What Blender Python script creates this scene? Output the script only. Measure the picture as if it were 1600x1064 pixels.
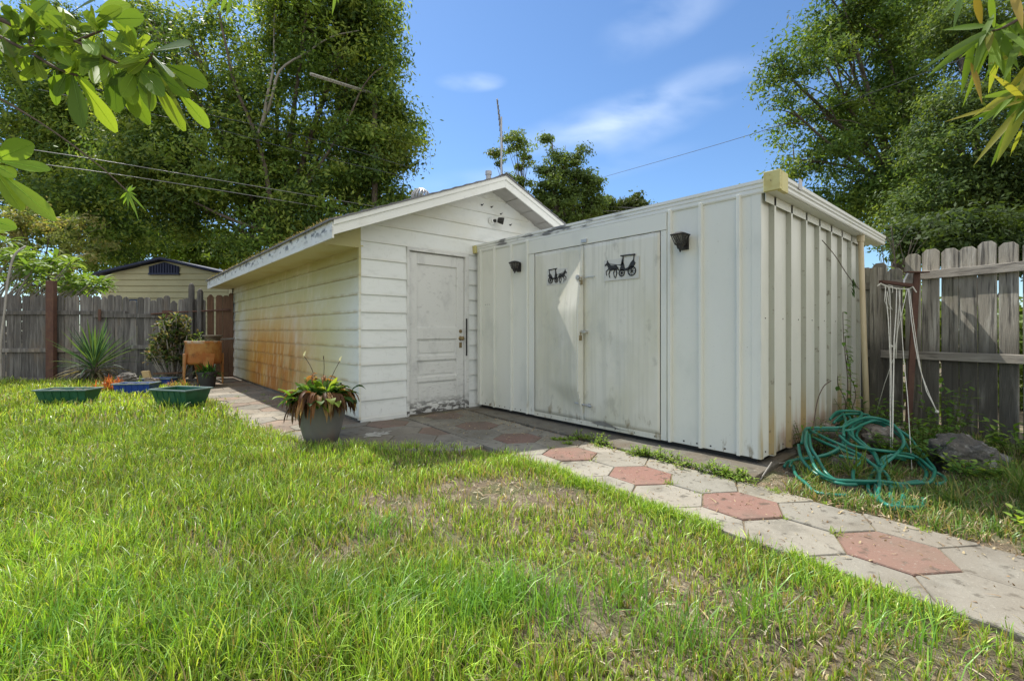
import bpy, math, random
import numpy as np
from mathutils import Vector, noise
R_ = math.radians
for o in list(bpy.data.objects): bpy.data.objects.remove(o)
sc = bpy.context.scene; C = sc.collection
# ---------------------------------------------------------------- camera
cam_d = bpy.data.cameras.new('camera'); cam = bpy.data.objects.new('camera', cam_d); C.objects.link(cam)
cam.location = (0, 0, 1.055); cam.rotation_euler = (R_(90), 0, -math.atan2(.6584, .7527))
cam_d.sensor_width = 36; cam_d.lens = 726/1600*36; cam_d.shift_y = -15/1600
cam_d.clip_start = .02; cam_d.clip_end = 3000; sc.camera = cam
# ---------------------------------------------------------------- sky + sun
SUN_EL = R_(55); SUN_AZ = R_(0.1)          # azimuth measured from +Y towards +X
w = bpy.data.worlds.new('World'); sc.world = w; w.use_nodes = True
nt = w.node_tree; nt.nodes.clear()
def N(t, **k):
    n = nt.nodes.new(t)
    for a, b in k.items(): setattr(n, a, b)
    return n
out = N('ShaderNodeOutputWorld'); bg = N('ShaderNodeBackground'); sky = N('ShaderNodeTexSky')
sky.sky_type = 'NISHITA'; sky.sun_disc = False; sky.sun_elevation = SUN_EL; sky.sun_rotation = SUN_AZ
sky.altitude = 0; sky.air_density = 1.0; sky.dust_density = .2; sky.ozone_density = 4
bg.inputs['Strength'].default_value = .08
tc = N('ShaderNodeTexCoord'); mp = N('ShaderNodeMapping'); mp.inputs['Rotation'].default_value = (0, 0, R_(25)); mp.inputs['Scale'].default_value = (1.2, 3.2, 7.0)
nz = N('ShaderNodeTexNoise'); nz.inputs['Scale'].default_value = 2.4; nz.inputs['Detail'].default_value = 7; nz.inputs['Roughness'].default_value = .45; nz.inputs['Distortion'].default_value = .25
rp = N('ShaderNodeValToRGB'); rp.color_ramp.elements[0].position = .36; rp.color_ramp.elements[1].position = .74
rp.color_ramp.elements[1].color = (1, 1, 1, 1)
mx = N('ShaderNodeMix', data_type='RGBA'); mx.inputs['B'].default_value = (7.6, 8.4, 9.6, 1)
tint = N('ShaderNodeMix', data_type='RGBA', blend_type='MULTIPLY'); tint.inputs['Factor'].default_value = 1; tint.inputs['B'].default_value = (.86, 1.0, 1.10, 1)
L = nt.links.new
L(tc.outputs['Generated'], mp.inputs['Vector']); L(mp.outputs[0], nz.inputs['Vector']); L(nz.outputs['Fac'], rp.inputs[0])
L(sky.outputs[0], tint.inputs['A'])
acc = None      # wisps of cirrus: (direction, half width, half height, tilt, strength)
for dv, su, sv, tl, k in (((.738, .452, .405), .19, .05, .26, .34), ((.680, .560, .40), .18, .035, .22, .24), ((.505, .695, .470), .065, .016, .04, .42), ((.70, .38, .55), .13, .05, .3, .24), ((.60, .66, .31), .35, .03, .1, .15)):
    sb = N('ShaderNodeVectorMath', operation='SUBTRACT'); L(tc.outputs['Generated'], sb.inputs[0]); sb.inputs[1].default_value = dv
    terms = []
    for vec, s_ in (((.7527*math.cos(tl), -.6584*math.cos(tl), math.sin(tl)), su), ((-.7527*math.sin(tl), .6584*math.sin(tl), math.cos(tl)), sv)):
        dn = N('ShaderNodeVectorMath', operation='DOT_PRODUCT'); L(sb.outputs[0], dn.inputs[0]); dn.inputs[1].default_value = tuple(c/s_ for c in vec)
        sq = N('ShaderNodeMath', operation='POWER'); ab = N('ShaderNodeMath', operation='ABSOLUTE'); L(dn.outputs['Value'], ab.inputs[0]); L(ab.outputs[0], sq.inputs[0]); sq.inputs[1].default_value = 2; terms.append(sq)
    ad = N('ShaderNodeMath', operation='ADD'); L(terms[0].outputs[0], ad.inputs[0]); L(terms[1].outputs[0], ad.inputs[1])
    mr = N('ShaderNodeMapRange', interpolation_type='SMOOTHSTEP'); mr.inputs['From Min'].default_value = 0; mr.inputs['From Max'].default_value = 1.3; mr.inputs['To Min'].default_value = k; mr.inputs['To Max'].default_value = 0; L(ad.outputs[0], mr.inputs['Value'])
    if acc is None: acc = mr.outputs[0]
    else:
        a2 = N('ShaderNodeMath', operation='ADD'); L(acc, a2.inputs[0]); L(mr.outputs[0], a2.inputs[1]); acc = a2.outputs[0]
ml = N('ShaderNodeMath', operation='MULTIPLY', use_clamp=True); L(acc, ml.inputs[0]); L(rp.outputs[0], ml.inputs[1])
L(tint.outputs['Result'], mx.inputs['A']); L(ml.outputs[0], mx.inputs['Factor'])
# added unseen bright cloud bank behind the camera, fill for the shaded walls
dt = N('ShaderNodeVectorMath', operation='DOT_PRODUCT'); dt.inputs[1].default_value = (.02, -.93, .37); L(tc.outputs['Generated'], dt.inputs[0])
m1 = N('ShaderNodeMapRange', interpolation_type='SMOOTHSTEP'); m1.inputs['From Min'].default_value = .05; m1.inputs['From Max'].default_value = .45; L(dt.outputs['Value'], m1.inputs['Value'])
n2 = N('ShaderNodeTexNoise'); n2.inputs['Scale'].default_value = 2.2; n2.inputs['Detail'].default_value = 6; L(tc.outputs['Generated'], n2.inputs['Vector'])
m2 = N('ShaderNodeMapRange', interpolation_type='SMOOTHSTEP'); m2.inputs['From Min'].default_value = .36; m2.inputs['From Max'].default_value = .52; L(n2.outputs['Fac'], m2.inputs['Value'])
mm = N('ShaderNodeMath', operation='MULTIPLY'); L(m1.outputs[0], mm.inputs[0]); L(m2.outputs[0], mm.inputs[1])
cb = N('ShaderNodeMix', data_type='RGBA'); cb.inputs['B'].default_value = (8.8, 8.7, 8.2, 1); L(mm.outputs[0], cb.inputs['Factor']); L(mx.outputs['Result'], cb.inputs['A'])
L(cb.outputs['Result'], bg.inputs[0]); L(bg.outputs[0], out.inputs[0])
sd = bpy.data.lights.new('sun', 'SUN'); sun = bpy.data.objects.new('sun', sd); C.objects.link(sun)
sd.energy = 3.3; sd.angle = R_(.53); sd.color = (1, .955, .87)
S = Vector((math.sin(SUN_AZ)*math.cos(SUN_EL), math.cos(SUN_AZ)*math.cos(SUN_EL), math.sin(SUN_EL)))
sun.rotation_euler = S.to_track_quat('Z', 'Y').to_euler(); sun.location = (0, 20, 30)
sc.view_settings.view_transform = 'Standard'; sc.view_settings.look = 'None'; sc.view_settings.gamma = 1
sc.view_settings.exposure = 1.02
sc.render.engine = 'CYCLES'
try: sc.cycles.max_bounces = 8; sc.cycles.transmission_bounces = 4; sc.cycles.transparent_max_bounces = 4
except Exception: pass

random.seed(7); rnd = random.random; rng = np.random.default_rng(5)
def U(a, b): return a + (b-a)*rnd()
# ---------------------------------------------------------------- helpers
def tag(o, label=None, cat=None, group=None, kind=None):
    if label: o['label'] = label
    if cat: o['category'] = cat
    if group: o['group'] = group
    if kind: o['kind'] = kind
    return o
def thing(name, label, cat, loc=(0, 0, 0), group=None):
    o = bpy.data.objects.new(name, None); C.objects.link(o); o.location = loc; o.empty_display_size = .2
    return tag(o, label, cat, group)
def wloc(o):
    v = Vector((0, 0, 0))
    while o is not None: v += Vector(o.location); o = o.parent
    return v
class MB:
    """collects geometry in world metres; build() makes one mesh object"""
    def __init__(s): s.v = []; s.f = []; s.c = []; s.col = (1, 1, 1)
    def add(s, vs, fs):
        b = len(s.v); s.v += [tuple(p) for p in vs]; s.f += [tuple(b+i for i in f) for f in fs]; s.c += [s.col]*len(fs)
    def box(s, a, b):
        x0, x1 = sorted((a[0], b[0])); y0, y1 = sorted((a[1], b[1])); z0, z1 = sorted((a[2], b[2]))
        s.add([(x0,y0,z0),(x1,y0,z0),(x1,y1,z0),(x0,y1,z0),(x0,y0,z1),(x1,y0,z1),(x1,y1,z1),(x0,y1,z1)],
              [(0,3,2,1),(4,5,6,7),(0,1,5,4),(1,2,6,5),(2,3,7,6),(3,0,4,7)])
    def obox(s, o, ax, ay, az):     # corner + three edge vectors
        o, ax, ay, az = map(Vector, (o, ax, ay, az))
        s.add([o, o+ax, o+ax+ay, o+ay, o+az, o+ax+az, o+ax+ay+az, o+ay+az],
              [(0,3,2,1),(4,5,6,7),(0,1,5,4),(1,2,6,5),(2,3,7,6),(3,0,4,7)])
    def prism(s, poly, ext):        # polygon of 3d points, extrusion vector
        n = len(poly); e = Vector(ext); p = [Vector(q) for q in poly]
        s.add(p + [q+e for q in p], [tuple(range(n))[::-1], tuple(range(n, 2*n))] + [(i, (i+1) % n, n+(i+1) % n, n+i) for i in range(n)])
    def tube(s, pts, r, n=8, cap=True):
        pts = [Vector(p) for p in pts]; m = len(pts)
        rs = r if isinstance(r, (list, tuple)) else [r]*m
        up = Vector((0, 0, 1)); vs = []; fs = []
        t0 = (pts[1]-pts[0]).normalized()
        a = t0.cross(up)
        if a.length < .05: a = t0.cross(Vector((1, 0, 0)))
        a.normalize()
        for i in range(m):
            t = (pts[min(i+1, m-1)]-pts[max(i-1, 0)])
            if t.length < 1e-9: t = t0
            t.normalize(); a = (a - t*a.dot(t))
            if a.length < 1e-6: a = t.orthogonal()
            a.normalize(); b = t.cross(a)
            for k in range(n):
                an = 2*math.pi*k/n; vs.append(pts[i] + (a*math.cos(an)+b*math.sin(an))*rs[i])
        for i in range(m-1):
            for k in range(n):
                fs.append((i*n+k, i*n+(k+1) % n, (i+1)*n+(k+1) % n, (i+1)*n+k))
        if cap: fs += [tuple(range(n))[::-1], tuple((m-1)*n+k for k in range(n))]
        s.add(vs, fs)
    def lathe(s, c, prof, n=28, ax=Vector((0, 0, 1)), e1=Vector((1, 0, 0))):
        c = Vector(c); e2 = ax.cross(e1); vs = []; fs = []
        for r, h in prof:
            for k in range(n):
                a = 2*math.pi*k/n; vs.append(c + ax*h + (e1*math.cos(a)+e2*math.sin(a))*r)
        for i in range(len(prof)-1):
            for k in range(n): fs.append((i*n+k, i*n+(k+1) % n, (i+1)*n+(k+1) % n, (i+1)*n+k))
        s.add(vs, fs)
    def leaf(s, base, d, up, Ln, W, droop=.3, fold=.25, shape=0, nseg=5, wave=0):
        """a real leaf blade with a midrib fold; shape 0 obovate, 1 lance, 2 strap"""
        base = Vector(base); d = Vector(d).normalized(); up = Vector(up)
        sd_ = d.cross(up)
        if sd_.length < .05: sd_ = d.orthogonal()
        sd_.normalize(); nn = sd_.cross(d).normalized()
        vs = []; fs = []; p = base.copy(); dd = d.copy(); st = Ln/nseg
        for i in range(nseg+1):
            t = i/nseg
            if shape == 0: wv = (max(.07, math.sin(math.pi*min(1, t**1.7*.95+.02))**.72)) if t < 1 else .22
            elif shape == 1: wv = max(.03, math.sin(math.pi*(t**.75*.97+.02)))
            else: wv = (1-t**2.5)*.9+.06
            wv *= W/2; q = dd.cross(sd_).normalized()
            wob = wave*math.sin(t*9)*W
            vs += [p - sd_*wv*math.cos(fold) - q*(wv*math.sin(fold)-wob), p, p + sd_*wv*math.cos(fold) - q*(wv*math.sin(fold)+wob)]
            p = p + dd*st
            dd = (dd + Vector((0, 0, -1))*droop/nseg).normalized()
        for i in range(nseg):
            a = 3*i; fs += [(a, a+1, a+4, a+3), (a+1, a+2, a+5, a+4)]
        s.add(vs, fs)
    def build(s, name, mat, parent=None, smooth=False, colored=False, bevel=0, mats=None, mi=None, **kw):
        me = bpy.data.meshes.new(name); off = wloc(parent) if parent else Vector((0, 0, 0))
        org = off
        if parent is None and s.v:
            a = np.array(s.v); org = Vector(((a[:,0].min()+a[:,0].max())/2, (a[:,1].min()+a[:,1].max())/2, a[:,2].min()))
        me.from_pydata([(x-org.x, y-org.y, z-org.z) for x, y, z in s.v], [], s.f)
        o = bpy.data.objects.new(name, me); C.objects.link(o)
        if parent: o.parent = parent
        else: o.location = org
        for m_ in (mats or [mat]): me.materials.append(m_)
        if mi: me.polygons.foreach_set('material_index', mi)
        if smooth: me.polygons.foreach_set('use_smooth', [True]*len(me.polygons))
        if colored:
            at = me.color_attributes.new('Col', 'FLOAT_COLOR', 'CORNER')
            buf = []
            for f, c in zip(s.f, s.c): buf += [c[0], c[1], c[2], 1.0]*len(f)
            at.data.foreach_set('color', buf)
        me.update()
        if bevel:
            m = o.modifiers.new('bevel', 'BEVEL'); m.width = bevel; m.segments = 2; m.limit_method = 'ANGLE'; m.angle_limit = R_(40)
        tag(o, **kw)
        return o
# ---------------------------------------------------------------- materials
def mat(name, base, rough=.6, layers=(), bump=None, spec=.4, transl=0, metal=0, coord='pos', col=0, rand=0, rvar=0):
    """layers: (colour, noise scale, lo, hi, (sx,sy,sz), strength[, (axis, lo, hi) limits...])"""
    m = bpy.data.materials.new(name); m.use_nodes = True; t = m.node_tree; nd = t.nodes; lk = t.links.new
    bs = nd['Principled BSDF']; bs.inputs['Roughness'].default_value = rough; bs.inputs['Specular IOR Level'].default_value = spec
    bs.inputs['Metallic'].default_value = metal
    if coord == 'pos': P = nd.new('ShaderNodeNewGeometry').outputs['Position']
    else: P = nd.new('ShaderNodeTexCoord').outputs['Object']
    cur = nd.new('ShaderNodeRGB'); cur.outputs[0].default_value = (*base, 1); cur = cur.outputs[0]
    if col:
        at = nd.new('ShaderNodeAttribute'); at.attribute_name = 'Col'
        mxx = nd.new('ShaderNodeMix'); mxx.data_type = 'RGBA'; mxx.blend_type = 'MULTIPLY'; mxx.inputs['Factor'].default_value = 1
        lk(cur, mxx.inputs['A']); lk(at.outputs['Color'], mxx.inputs['B']); cur = mxx.outputs['Result']
    def noise(sc_, st, det=5, ro=.6):
        mpn = nd.new('ShaderNodeMapping'); mpn.inputs['Scale'].default_value = st; lk(P, mpn.inputs[0])
        n = nd.new('ShaderNodeTexNoise'); n.inputs['Scale'].default_value = sc_; n.inputs['Detail'].default_value = det; n.inputs['Roughness'].default_value = ro
        lk(mpn.outputs[0], n.inputs['Vector']); return n.outputs['Fac']
    if layers or True: sep = None
    for ly in layers:
        c, s_, lo, hi, st, k = ly[:6]
        nf = noise(s_, st)
        mr = nd.new('ShaderNodeMapRange'); mr.interpolation_type = 'SMOOTHSTEP'
        mr.inputs['From Min'].default_value = lo; mr.inputs['From Max'].default_value = hi; mr.inputs['To Max'].default_value = k
        lk(nf, mr.inputs['Value']); f = mr.outputs[0]
        for (ax, a, b) in ly[6:]:
            if sep is None:
                sep = nd.new('ShaderNodeSeparateXYZ'); lk(P, sep.inputs[0])
            # a -> 0, b -> 1
            m2 = nd.new('ShaderNodeMapRange'); m2.interpolation_type = 'SMOOTHSTEP'
            m2.inputs['From Min'].default_value = min(a, b); m2.inputs['From Max'].default_value = max(a, b)
            m2.inputs['To Min'].default_value = 0 if a < b else 1; m2.inputs['To Max'].default_value = 1 if a < b else 0
            lk(sep.outputs['XYZ'.index(ax)], m2.inputs['Value'])
            mm = nd.new('ShaderNodeMath'); mm.operation = 'MULTIPLY'; lk(f, mm.inputs[0]); lk(m2.outputs[0], mm.inputs[1]); f = mm.outputs[0]
        mxx = nd.new('ShaderNodeMix'); mxx.data_type = 'RGBA'; mxx.inputs['B'].default_value = (*c, 1)
        lk(cur, mxx.inputs['A']); lk(f, mxx.inputs['Factor']); cur = mxx.outputs['Result']
    if rand:
        oi = nd.new('ShaderNodeObjectInfo'); mr = nd.new('ShaderNodeMapRange'); mr.inputs['To Min'].default_value = 1-rand; mr.inputs['To Max'].default_value = 1+rand*.8
        lk(oi.outputs['Random'], mr.inputs['Value']); hs = nd.new('ShaderNodeHueSaturation'); lk(mr.outputs[0], hs.inputs['Value']); lk(cur, hs.inputs['Color']); cur = hs.outputs[0]
    lk(cur, bs.inputs['Base Color'])
    if rvar:
        mr = nd.new('ShaderNodeMapRange'); mr.inputs['To Min'].default_value = rough-rvar; mr.inputs['To Max'].default_value = rough+rvar
        lk(noise(6, (1,1,1)), mr.inputs['Value']); lk(mr.outputs[0], bs.inputs['Roughness'])
    if bump:
        b = nd.new('ShaderNodeBump'); b.inputs['Strength'].default_value = bump[1]; b.inputs['Distance'].default_value = bump[3] if len(bump) > 3 else .01
        lk(noise(bump[0], bump[2] if len(bump) > 2 else (1,1,1), 6, .65), b.inputs['Height']); lk(b.outputs[0], bs.inputs['Normal'])
    if transl:
        tr = nd.new('ShaderNodeBsdfTranslucent'); ms = nd.new('ShaderNodeMixShader'); ms.inputs[0].default_value = transl
        hs = nd.new('ShaderNodeMix'); hs.data_type = 'RGBA'; hs.blend_type = 'MULTIPLY'; hs.inputs['Factor'].default_value = 1; hs.inputs['B'].default_value = (1.9, 1.75, .7, 1)
        lk(cur, hs.inputs['A']); lk(hs.outputs['Result'], tr.inputs['Color'])
        lk(bs.outputs[0], ms.inputs[1]); lk(tr.outputs[0], ms.inputs[2]); lk(ms.outputs[0], nd['Material Output'].inputs[0])
    return m
M = {}
M['siding'] = mat('siding_paint', (.745,.765,.755), .55, [
    ((.60,.57,.42), 1.3, .3, .75, (1,1,1), .55, ('Z', 1.9, 2.7)),
    ((.50,.52,.50), 5, .5, .75, (1,1,3), .35),
    ((.50,.43,.13), 1.1, .12, .50, (1,1,.8), .80, ('X', 2.20, 2.188), ('Y', 4.6, 6.4)),
    ((.40,.36,.12), 1.7, .12, .5, (1,1,.8), .85, ('X', 2.20, 2.188), ('Z', 1.25, 1.9)),
    ((.66,.66,.60), 1.6, .3, .6, (1,1,1), .8, ('X', 2.20, 2.188), ('Y', 10.6, 11.5)),
    ((.54,.26,.035), 1.5, .2, .45, (1,1.3,.35), .97, ('X', 2.20, 2.188), ('Y', 5.9, 8.2), ('Y', 11.2, 10.0), ('Z', 1.75, .7)),
    ((.37,.13,.02), 2.0, .36, .62, (1,.9,.45), .8, ('X', 2.20, 2.188), ('Y', 6.6, 8.2), ('Y', 11.0, 9.9), ('Z', 1.2, .4)),
    ((.64,.56,.34), 8.0, .50, .62, (1,1.1,.16), .32, ('X', 2.20, 2.188), ('Y', 5.6, 7.0), ('Y', 11.6, 10.8)),
    ((.26,.10,.02), 13, .56, .68, (1,1.0,.16), .35, ('X', 2.20, 2.188), ('Y', 6.8, 8.2), ('Y', 11.0, 10.2), ('Z', 1.3, .6)),
    ((.17,.19,.06), 2.2, .52, .7, (1,1,.5), .55, ('X', 2.20, 2.188), ('Y', 6.9, 7.6), ('Y', 9.4, 8.4), ('Z', 1.3, .9)),
    ((.45,.44,.40), 26, .58, .72, (1,1,.5), .2),
    ((.12,.11,.09), 9, .6, .75, (1,1,.5), .6, ('Z', .35, .02)),
    ], (70, .15, (1,1,.3), .004), spec=.3)
def lap_dirt(m):       # grime and rust caught on the lower edge of every lap board
    t = m.node_tree; nd = t.nodes; lk = t.links.new; bs = nd['Principled BSDF']; src = bs.inputs['Base Color'].links[0].from_socket
    g = nd.new('ShaderNodeNewGeometry'); s = nd.new('ShaderNodeSeparateXYZ'); lk(g.outputs['Position'], s.inputs[0])
    a = nd.new('ShaderNodeMath'); a.operation = 'MULTIPLY_ADD'; a.inputs[1].default_value = 1/.204; a.inputs[2].default_value = -.048/.204; lk(s.outputs['Z'], a.inputs[0])
    f = nd.new('ShaderNodeMath'); f.operation = 'FRACT'; lk(a.outputs[0], f.inputs[0])
    r = nd.new('ShaderNodeMapRange'); r.interpolation_type = 'SMOOTHSTEP'; r.inputs['From Min'].default_value = 0; r.inputs['From Max'].default_value = .22; r.inputs['To Min'].default_value = 1; r.inputs['To Max'].default_value = 0; lk(f.outputs[0], r.inputs['Value'])
    x = nd.new('ShaderNodeMapRange'); x.inputs['From Min'].default_value = 2.188; x.inputs['From Max'].default_value = 2.20; x.inputs['To Min'].default_value = 1; x.inputs['To Max'].default_value = .25; lk(s.outputs['X'], x.inputs['Value'])
    n = nd.new('ShaderNodeTexNoise'); n.inputs['Scale'].default_value = 5; n.inputs['Detail'].default_value = 6; lk(g.outputs['Position'], n.inputs['Vector'])
    nr = nd.new('ShaderNodeMapRange'); nr.inputs['From Min'].default_value = .35; nr.inputs['From Max'].default_value = .62; nr.inputs['To Max'].default_value = .75; lk(n.outputs['Fac'], nr.inputs['Value'])
    m1 = nd.new('ShaderNodeMath'); m1.operation = 'MULTIPLY'; lk(r.outputs[0], m1.inputs[0]); lk(x.outputs[0], m1.inputs[1])
    m2 = nd.new('ShaderNodeMath'); m2.operation = 'MULTIPLY'; lk(m1.outputs[0], m2.inputs[0]); lk(nr.outputs[0], m2.inputs[1])
    mx_ = nd.new('ShaderNodeMix'); mx_.data_type = 'RGBA'; mx_.blend_type = 'MULTIPLY'; mx_.inputs['B'].default_value = (.62, .50, .34, 1); lk(m2.outputs[0], mx_.inputs['Factor']); lk(src, mx_.inputs['A']); lk(mx_.outputs['Result'], bs.inputs['Base Color'])
lap_dirt(M['siding'])
M['trim'] = mat('trim_paint', (.72,.73,.71), .5, [((.52,.52,.47), 4, .5, .8, (1,1,1), .5), ((.10,.10,.10), 9, .66, .78, (1,1,1), .45)], (60, .1), spec=.3)
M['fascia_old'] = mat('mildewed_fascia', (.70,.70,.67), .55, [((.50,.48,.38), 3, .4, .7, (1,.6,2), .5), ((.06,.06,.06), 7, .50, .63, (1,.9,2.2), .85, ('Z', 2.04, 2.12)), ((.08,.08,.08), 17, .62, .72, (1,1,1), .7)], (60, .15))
M['soffit'] = mat('soffit_paint', (.60,.55,.32), .6, [((.50,.40,.12), 3, .4, .7, (1,.5,1), .6)], (50, .15))
M['soffit_w'] = mat('gable_soffit', (.40,.39,.38), .7, [((.30,.28,.26), 5, .4, .7, (1,1,1), .5)])
M['shingle'] = mat('asphalt_shingle', (.17,.17,.18), .9, [((.30,.29,.28), 90, .5, .7, (1,1,1), .5), ((.07,.07,.06), 3, .5, .8, (1,1,1), .5)], (120, .4))
M['door'] = mat('weathered_door_paint', (.68,.68,.66), .65, [
    ((.46,.46,.455), 4, .45, .65, (1,1,.5), .6), ((.30,.295,.29), 14, .57, .72, (.8,1,1.6), .32),
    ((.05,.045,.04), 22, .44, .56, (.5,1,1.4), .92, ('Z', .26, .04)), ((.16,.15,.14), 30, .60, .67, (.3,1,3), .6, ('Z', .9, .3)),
    ((.26,.24,.21), 40, .64, .71, (.6,1,1.6), .4)], (45, .35, (.4,1,3), .006), spec=.25)
M['shed'] = mat('shed_enamel', (.68,.685,.625), .42, [
    ((.55,.55,.42), 1.2, .45, .75, (1,1,.35), .3), ((.44,.47,.43), 2.6, .5, .78, (1,1,.6), .4),
    ((.72,.73,.70), 2.2, .55, .75, (1,1,.2), .3),
    ((.36,.25,.05), 3.0, .42, .62, (2.5,2.5,.22), .7, ('Z', .6, .08), ('Y', 1.47, 1.44)),
    ((.40,.20,.13), 4, .34, .58, (1,1,1), .75, ('Z', .42, .08), ('Y', 1.47, 1.44), ('X', 3.95, 4.4)),
    ((.20,.15,.07), 14, .56, .68, (1,1,.35), .8, ('Z', .28, .06)),
    ((.30,.29,.24), 60, .66, .74, (1,1,1), .6)], (3.5, .25, (1,1,.3), .02), spec=.45)
M['shed_door'] = mat('shed_door_enamel', (.67,.655,.575), .45, [
    ((.50,.48,.33), 1.4, .4, .7, (1,1.4,.7), .5), ((.40,.42,.38), 2.2, .52, .76, (1,1,.7), .5),
    ((.54,.53,.45), 7, .5, .6, (1,4,.1), .5),
    ((.34,.33,.27), 9, .58, .74, (1,1,.5), .5),
    ((.22,.17,.09), 12, .55, .68, (1,1,.5), .8, ('Z', .35, .08))], (2.5, .3, (1,2.5,.5), .02), spec=.45)
M['rib_shade_dirt'] = mat('shaded_stained_rib', (.36,.37,.31), .6, [((.25,.24,.18), 3, .4, .7, (1,1,.2), .6), ((.38,.25,.07), 2.5, .3, .6, (1,1,.3), .8, ('Z', .75, .15)), ((.10,.08,.05), 18, .6, .7, (1,1,1), .7)])  # flank shade painted into the colour, with ochre stain low down
M['shed_fascia'] = mat('shed_fascia_enamel', (.68,.69,.66), .4, [((.55,.54,.42), 3, .5, .8, (1,1,1), .4), ((.09,.09,.10), 11, .50, .62, (1,.35,1.6), .85, ('Y', 2.4, 3.3), ('Y', 4.75, 4.6), ('Z', 2.13, 2.16)), ((.12,.12,.12), 60, .68, .76, (1,1,1), .7)], spec=.5)
M['yellowcap'] = mat('yellowed_cap', (.56,.51,.22), .5, [((.42,.33,.10), 9, .45, .7, (1,1,1), .6), ((.10,.08,.04), 30, .62, .7, (1,1,1), .7)])
M['backing'] = mat('grey_backing', (.57,.565,.52), .5, [((.40,.41,.40), 8, .4, .7, (1,1,1), .5)])
M['black'] = mat('black_iron', (.022,.021,.02), .5, [((.09,.06,.04), 20, .58, .7, (1,1,1), .5)])
M['brass'] = mat('brass', (.30,.23,.12), .55, [((.2,.14,.08), 40, .5, .7, (1,1,1), .6)], metal=.8)
M['steel'] = mat('galvanised_steel', (.50,.50,.48), .45, [((.30,.22,.14), 12, .52, .7, (1,1,1), .6)], metal=.6)
M['glass'] = mat('lantern_glass', (.24,.23,.20), .25, [((.10,.09,.08), 60, .5, .6, (1,1,1), .8)], (80, .4))
M['rustpost'] = mat('rusty_steel', (.10,.050,.036), .8, [((.14,.075,.048), 14, .4, .7, (1,1,.4), .7), ((.07,.035,.03), 7, .5, .75, (1,1,1), .7)], (90, .4))
M['rusttub'] = mat('rusted_enamel', (.36,.13,.035), .55, [((.50,.30,.10), 5, .45, .7, (1,1,.6), .75), ((.15,.05,.02), 7, .52, .7, (1,1,1), .75), ((.45,.44,.38), 5, .45, .6, (1,1,1), .8, ('Z', .80, .84))], (60, .3))
M['pvc'] = mat('tan_pvc', (.50,.42,.27), .45, [((.38,.30,.17), 6, .4, .7, (1,1,.4), .6)])
M['rope'] = mat('white_rope', (.62,.60,.53), .8, [((.40,.37,.30), 30, .5, .7, (1,1,1), .6)])
M['hose'] = mat('green_hose', (.012,.150,.098), .38, [((.02,.21,.16), 6, .4, .7, (1,1,1), .6), ((.06,.10,.06), 20, .6, .75, (1,1,1), .6)], spec=.5)
M['concrete'] = mat('old_concrete', (.15,.14,.115), .9, [((.11,.085,.055), 1.7, .42, .6, (1,1,1), .8), ((.13,.12,.10), 3, .42, .68, (1,1,1), .8), ((.05,.05,.042), 8, .52, .72, (1,1,1), .7), ((.36,.34,.30), 20, .6, .75, (1,1,1), .5)], (40, .5))
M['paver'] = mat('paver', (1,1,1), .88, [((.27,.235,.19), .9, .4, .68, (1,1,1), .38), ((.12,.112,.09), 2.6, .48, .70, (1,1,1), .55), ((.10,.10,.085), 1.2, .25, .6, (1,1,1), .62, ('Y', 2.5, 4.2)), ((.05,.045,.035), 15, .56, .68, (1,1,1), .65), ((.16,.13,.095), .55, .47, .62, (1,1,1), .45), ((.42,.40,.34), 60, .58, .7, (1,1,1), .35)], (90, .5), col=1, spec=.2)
M['sand'] = mat('joint_sand', (.24,.19,.125), .95, [((.10,.085,.06), 9, .45, .62, (1,1,1), .8), ((.10,.14,.03), 3, .55, .65, (1,1,1), .6)], (80, .8))
M['ground'] = mat('soil', (.17,.13,.085), .95, [((.30,.25,.17), 7, .45, .62, (1,1,1), .8), ((.085,.07,.045), 4, .5, .66, (1,1,1), .7), ((.42,.37,.28), 45, .58, .68, (1,1,1), .7), ((.09,.13,.03), 2.3, .5, .62, (1,1,1), .5)], (50, 1.0, (1,1,1), .03))
M['rock'] = mat('fieldstone', (.19,.16,.13), .9, [((.34,.32,.29), 9, .46, .62, (1,1,1), .8), ((.07,.055,.045), 5, .5, .7, (1,1,1), .8), ((.25,.13,.06), 4, .5, .7, (1,1,1), .5)], (22, .9, (1,1,1), .04), coord='obj')
M['rock_g'] = mat('lichened_stone', (.12,.11,.095), .9, [((.32,.31,.28), 11, .48, .60, (1,1,1), .85), ((.06,.06,.055), 6, .48, .68, (1,1,1), .85), ((.28,.17,.07), 3, .55, .72, (1,1,1), .7)], (20, 1, (1,1,1), .05), coord='obj')
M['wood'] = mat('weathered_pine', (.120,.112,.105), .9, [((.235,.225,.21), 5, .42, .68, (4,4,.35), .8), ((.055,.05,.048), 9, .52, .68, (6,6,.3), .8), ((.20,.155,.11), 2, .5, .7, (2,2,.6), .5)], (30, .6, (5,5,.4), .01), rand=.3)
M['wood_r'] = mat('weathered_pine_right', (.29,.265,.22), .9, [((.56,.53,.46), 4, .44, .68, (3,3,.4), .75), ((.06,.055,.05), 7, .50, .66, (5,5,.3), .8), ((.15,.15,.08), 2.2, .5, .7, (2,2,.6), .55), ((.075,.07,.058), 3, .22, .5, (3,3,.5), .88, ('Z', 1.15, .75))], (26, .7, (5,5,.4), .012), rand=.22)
M['wood_b'] = mat('stained_brown_board', (.11,.060,.035), .85, [((.17,.10,.055), 6, .45, .7, (4,4,.3), .7), ((.05,.03,.02), 8, .5, .7, (4,4,.3), .6)], (30, .5, (5,5,.4)), rand=.25)
M['rail'] = mat('weathered_rail', (.26,.235,.20), .9, [((.38,.35,.30), 6, .45, .66, (.5,.5,4), .7), ((.09,.08,.07), 7, .5, .66, (.5,.5,5), .7)], (30, .6, (.6,.6,6)))
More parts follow.
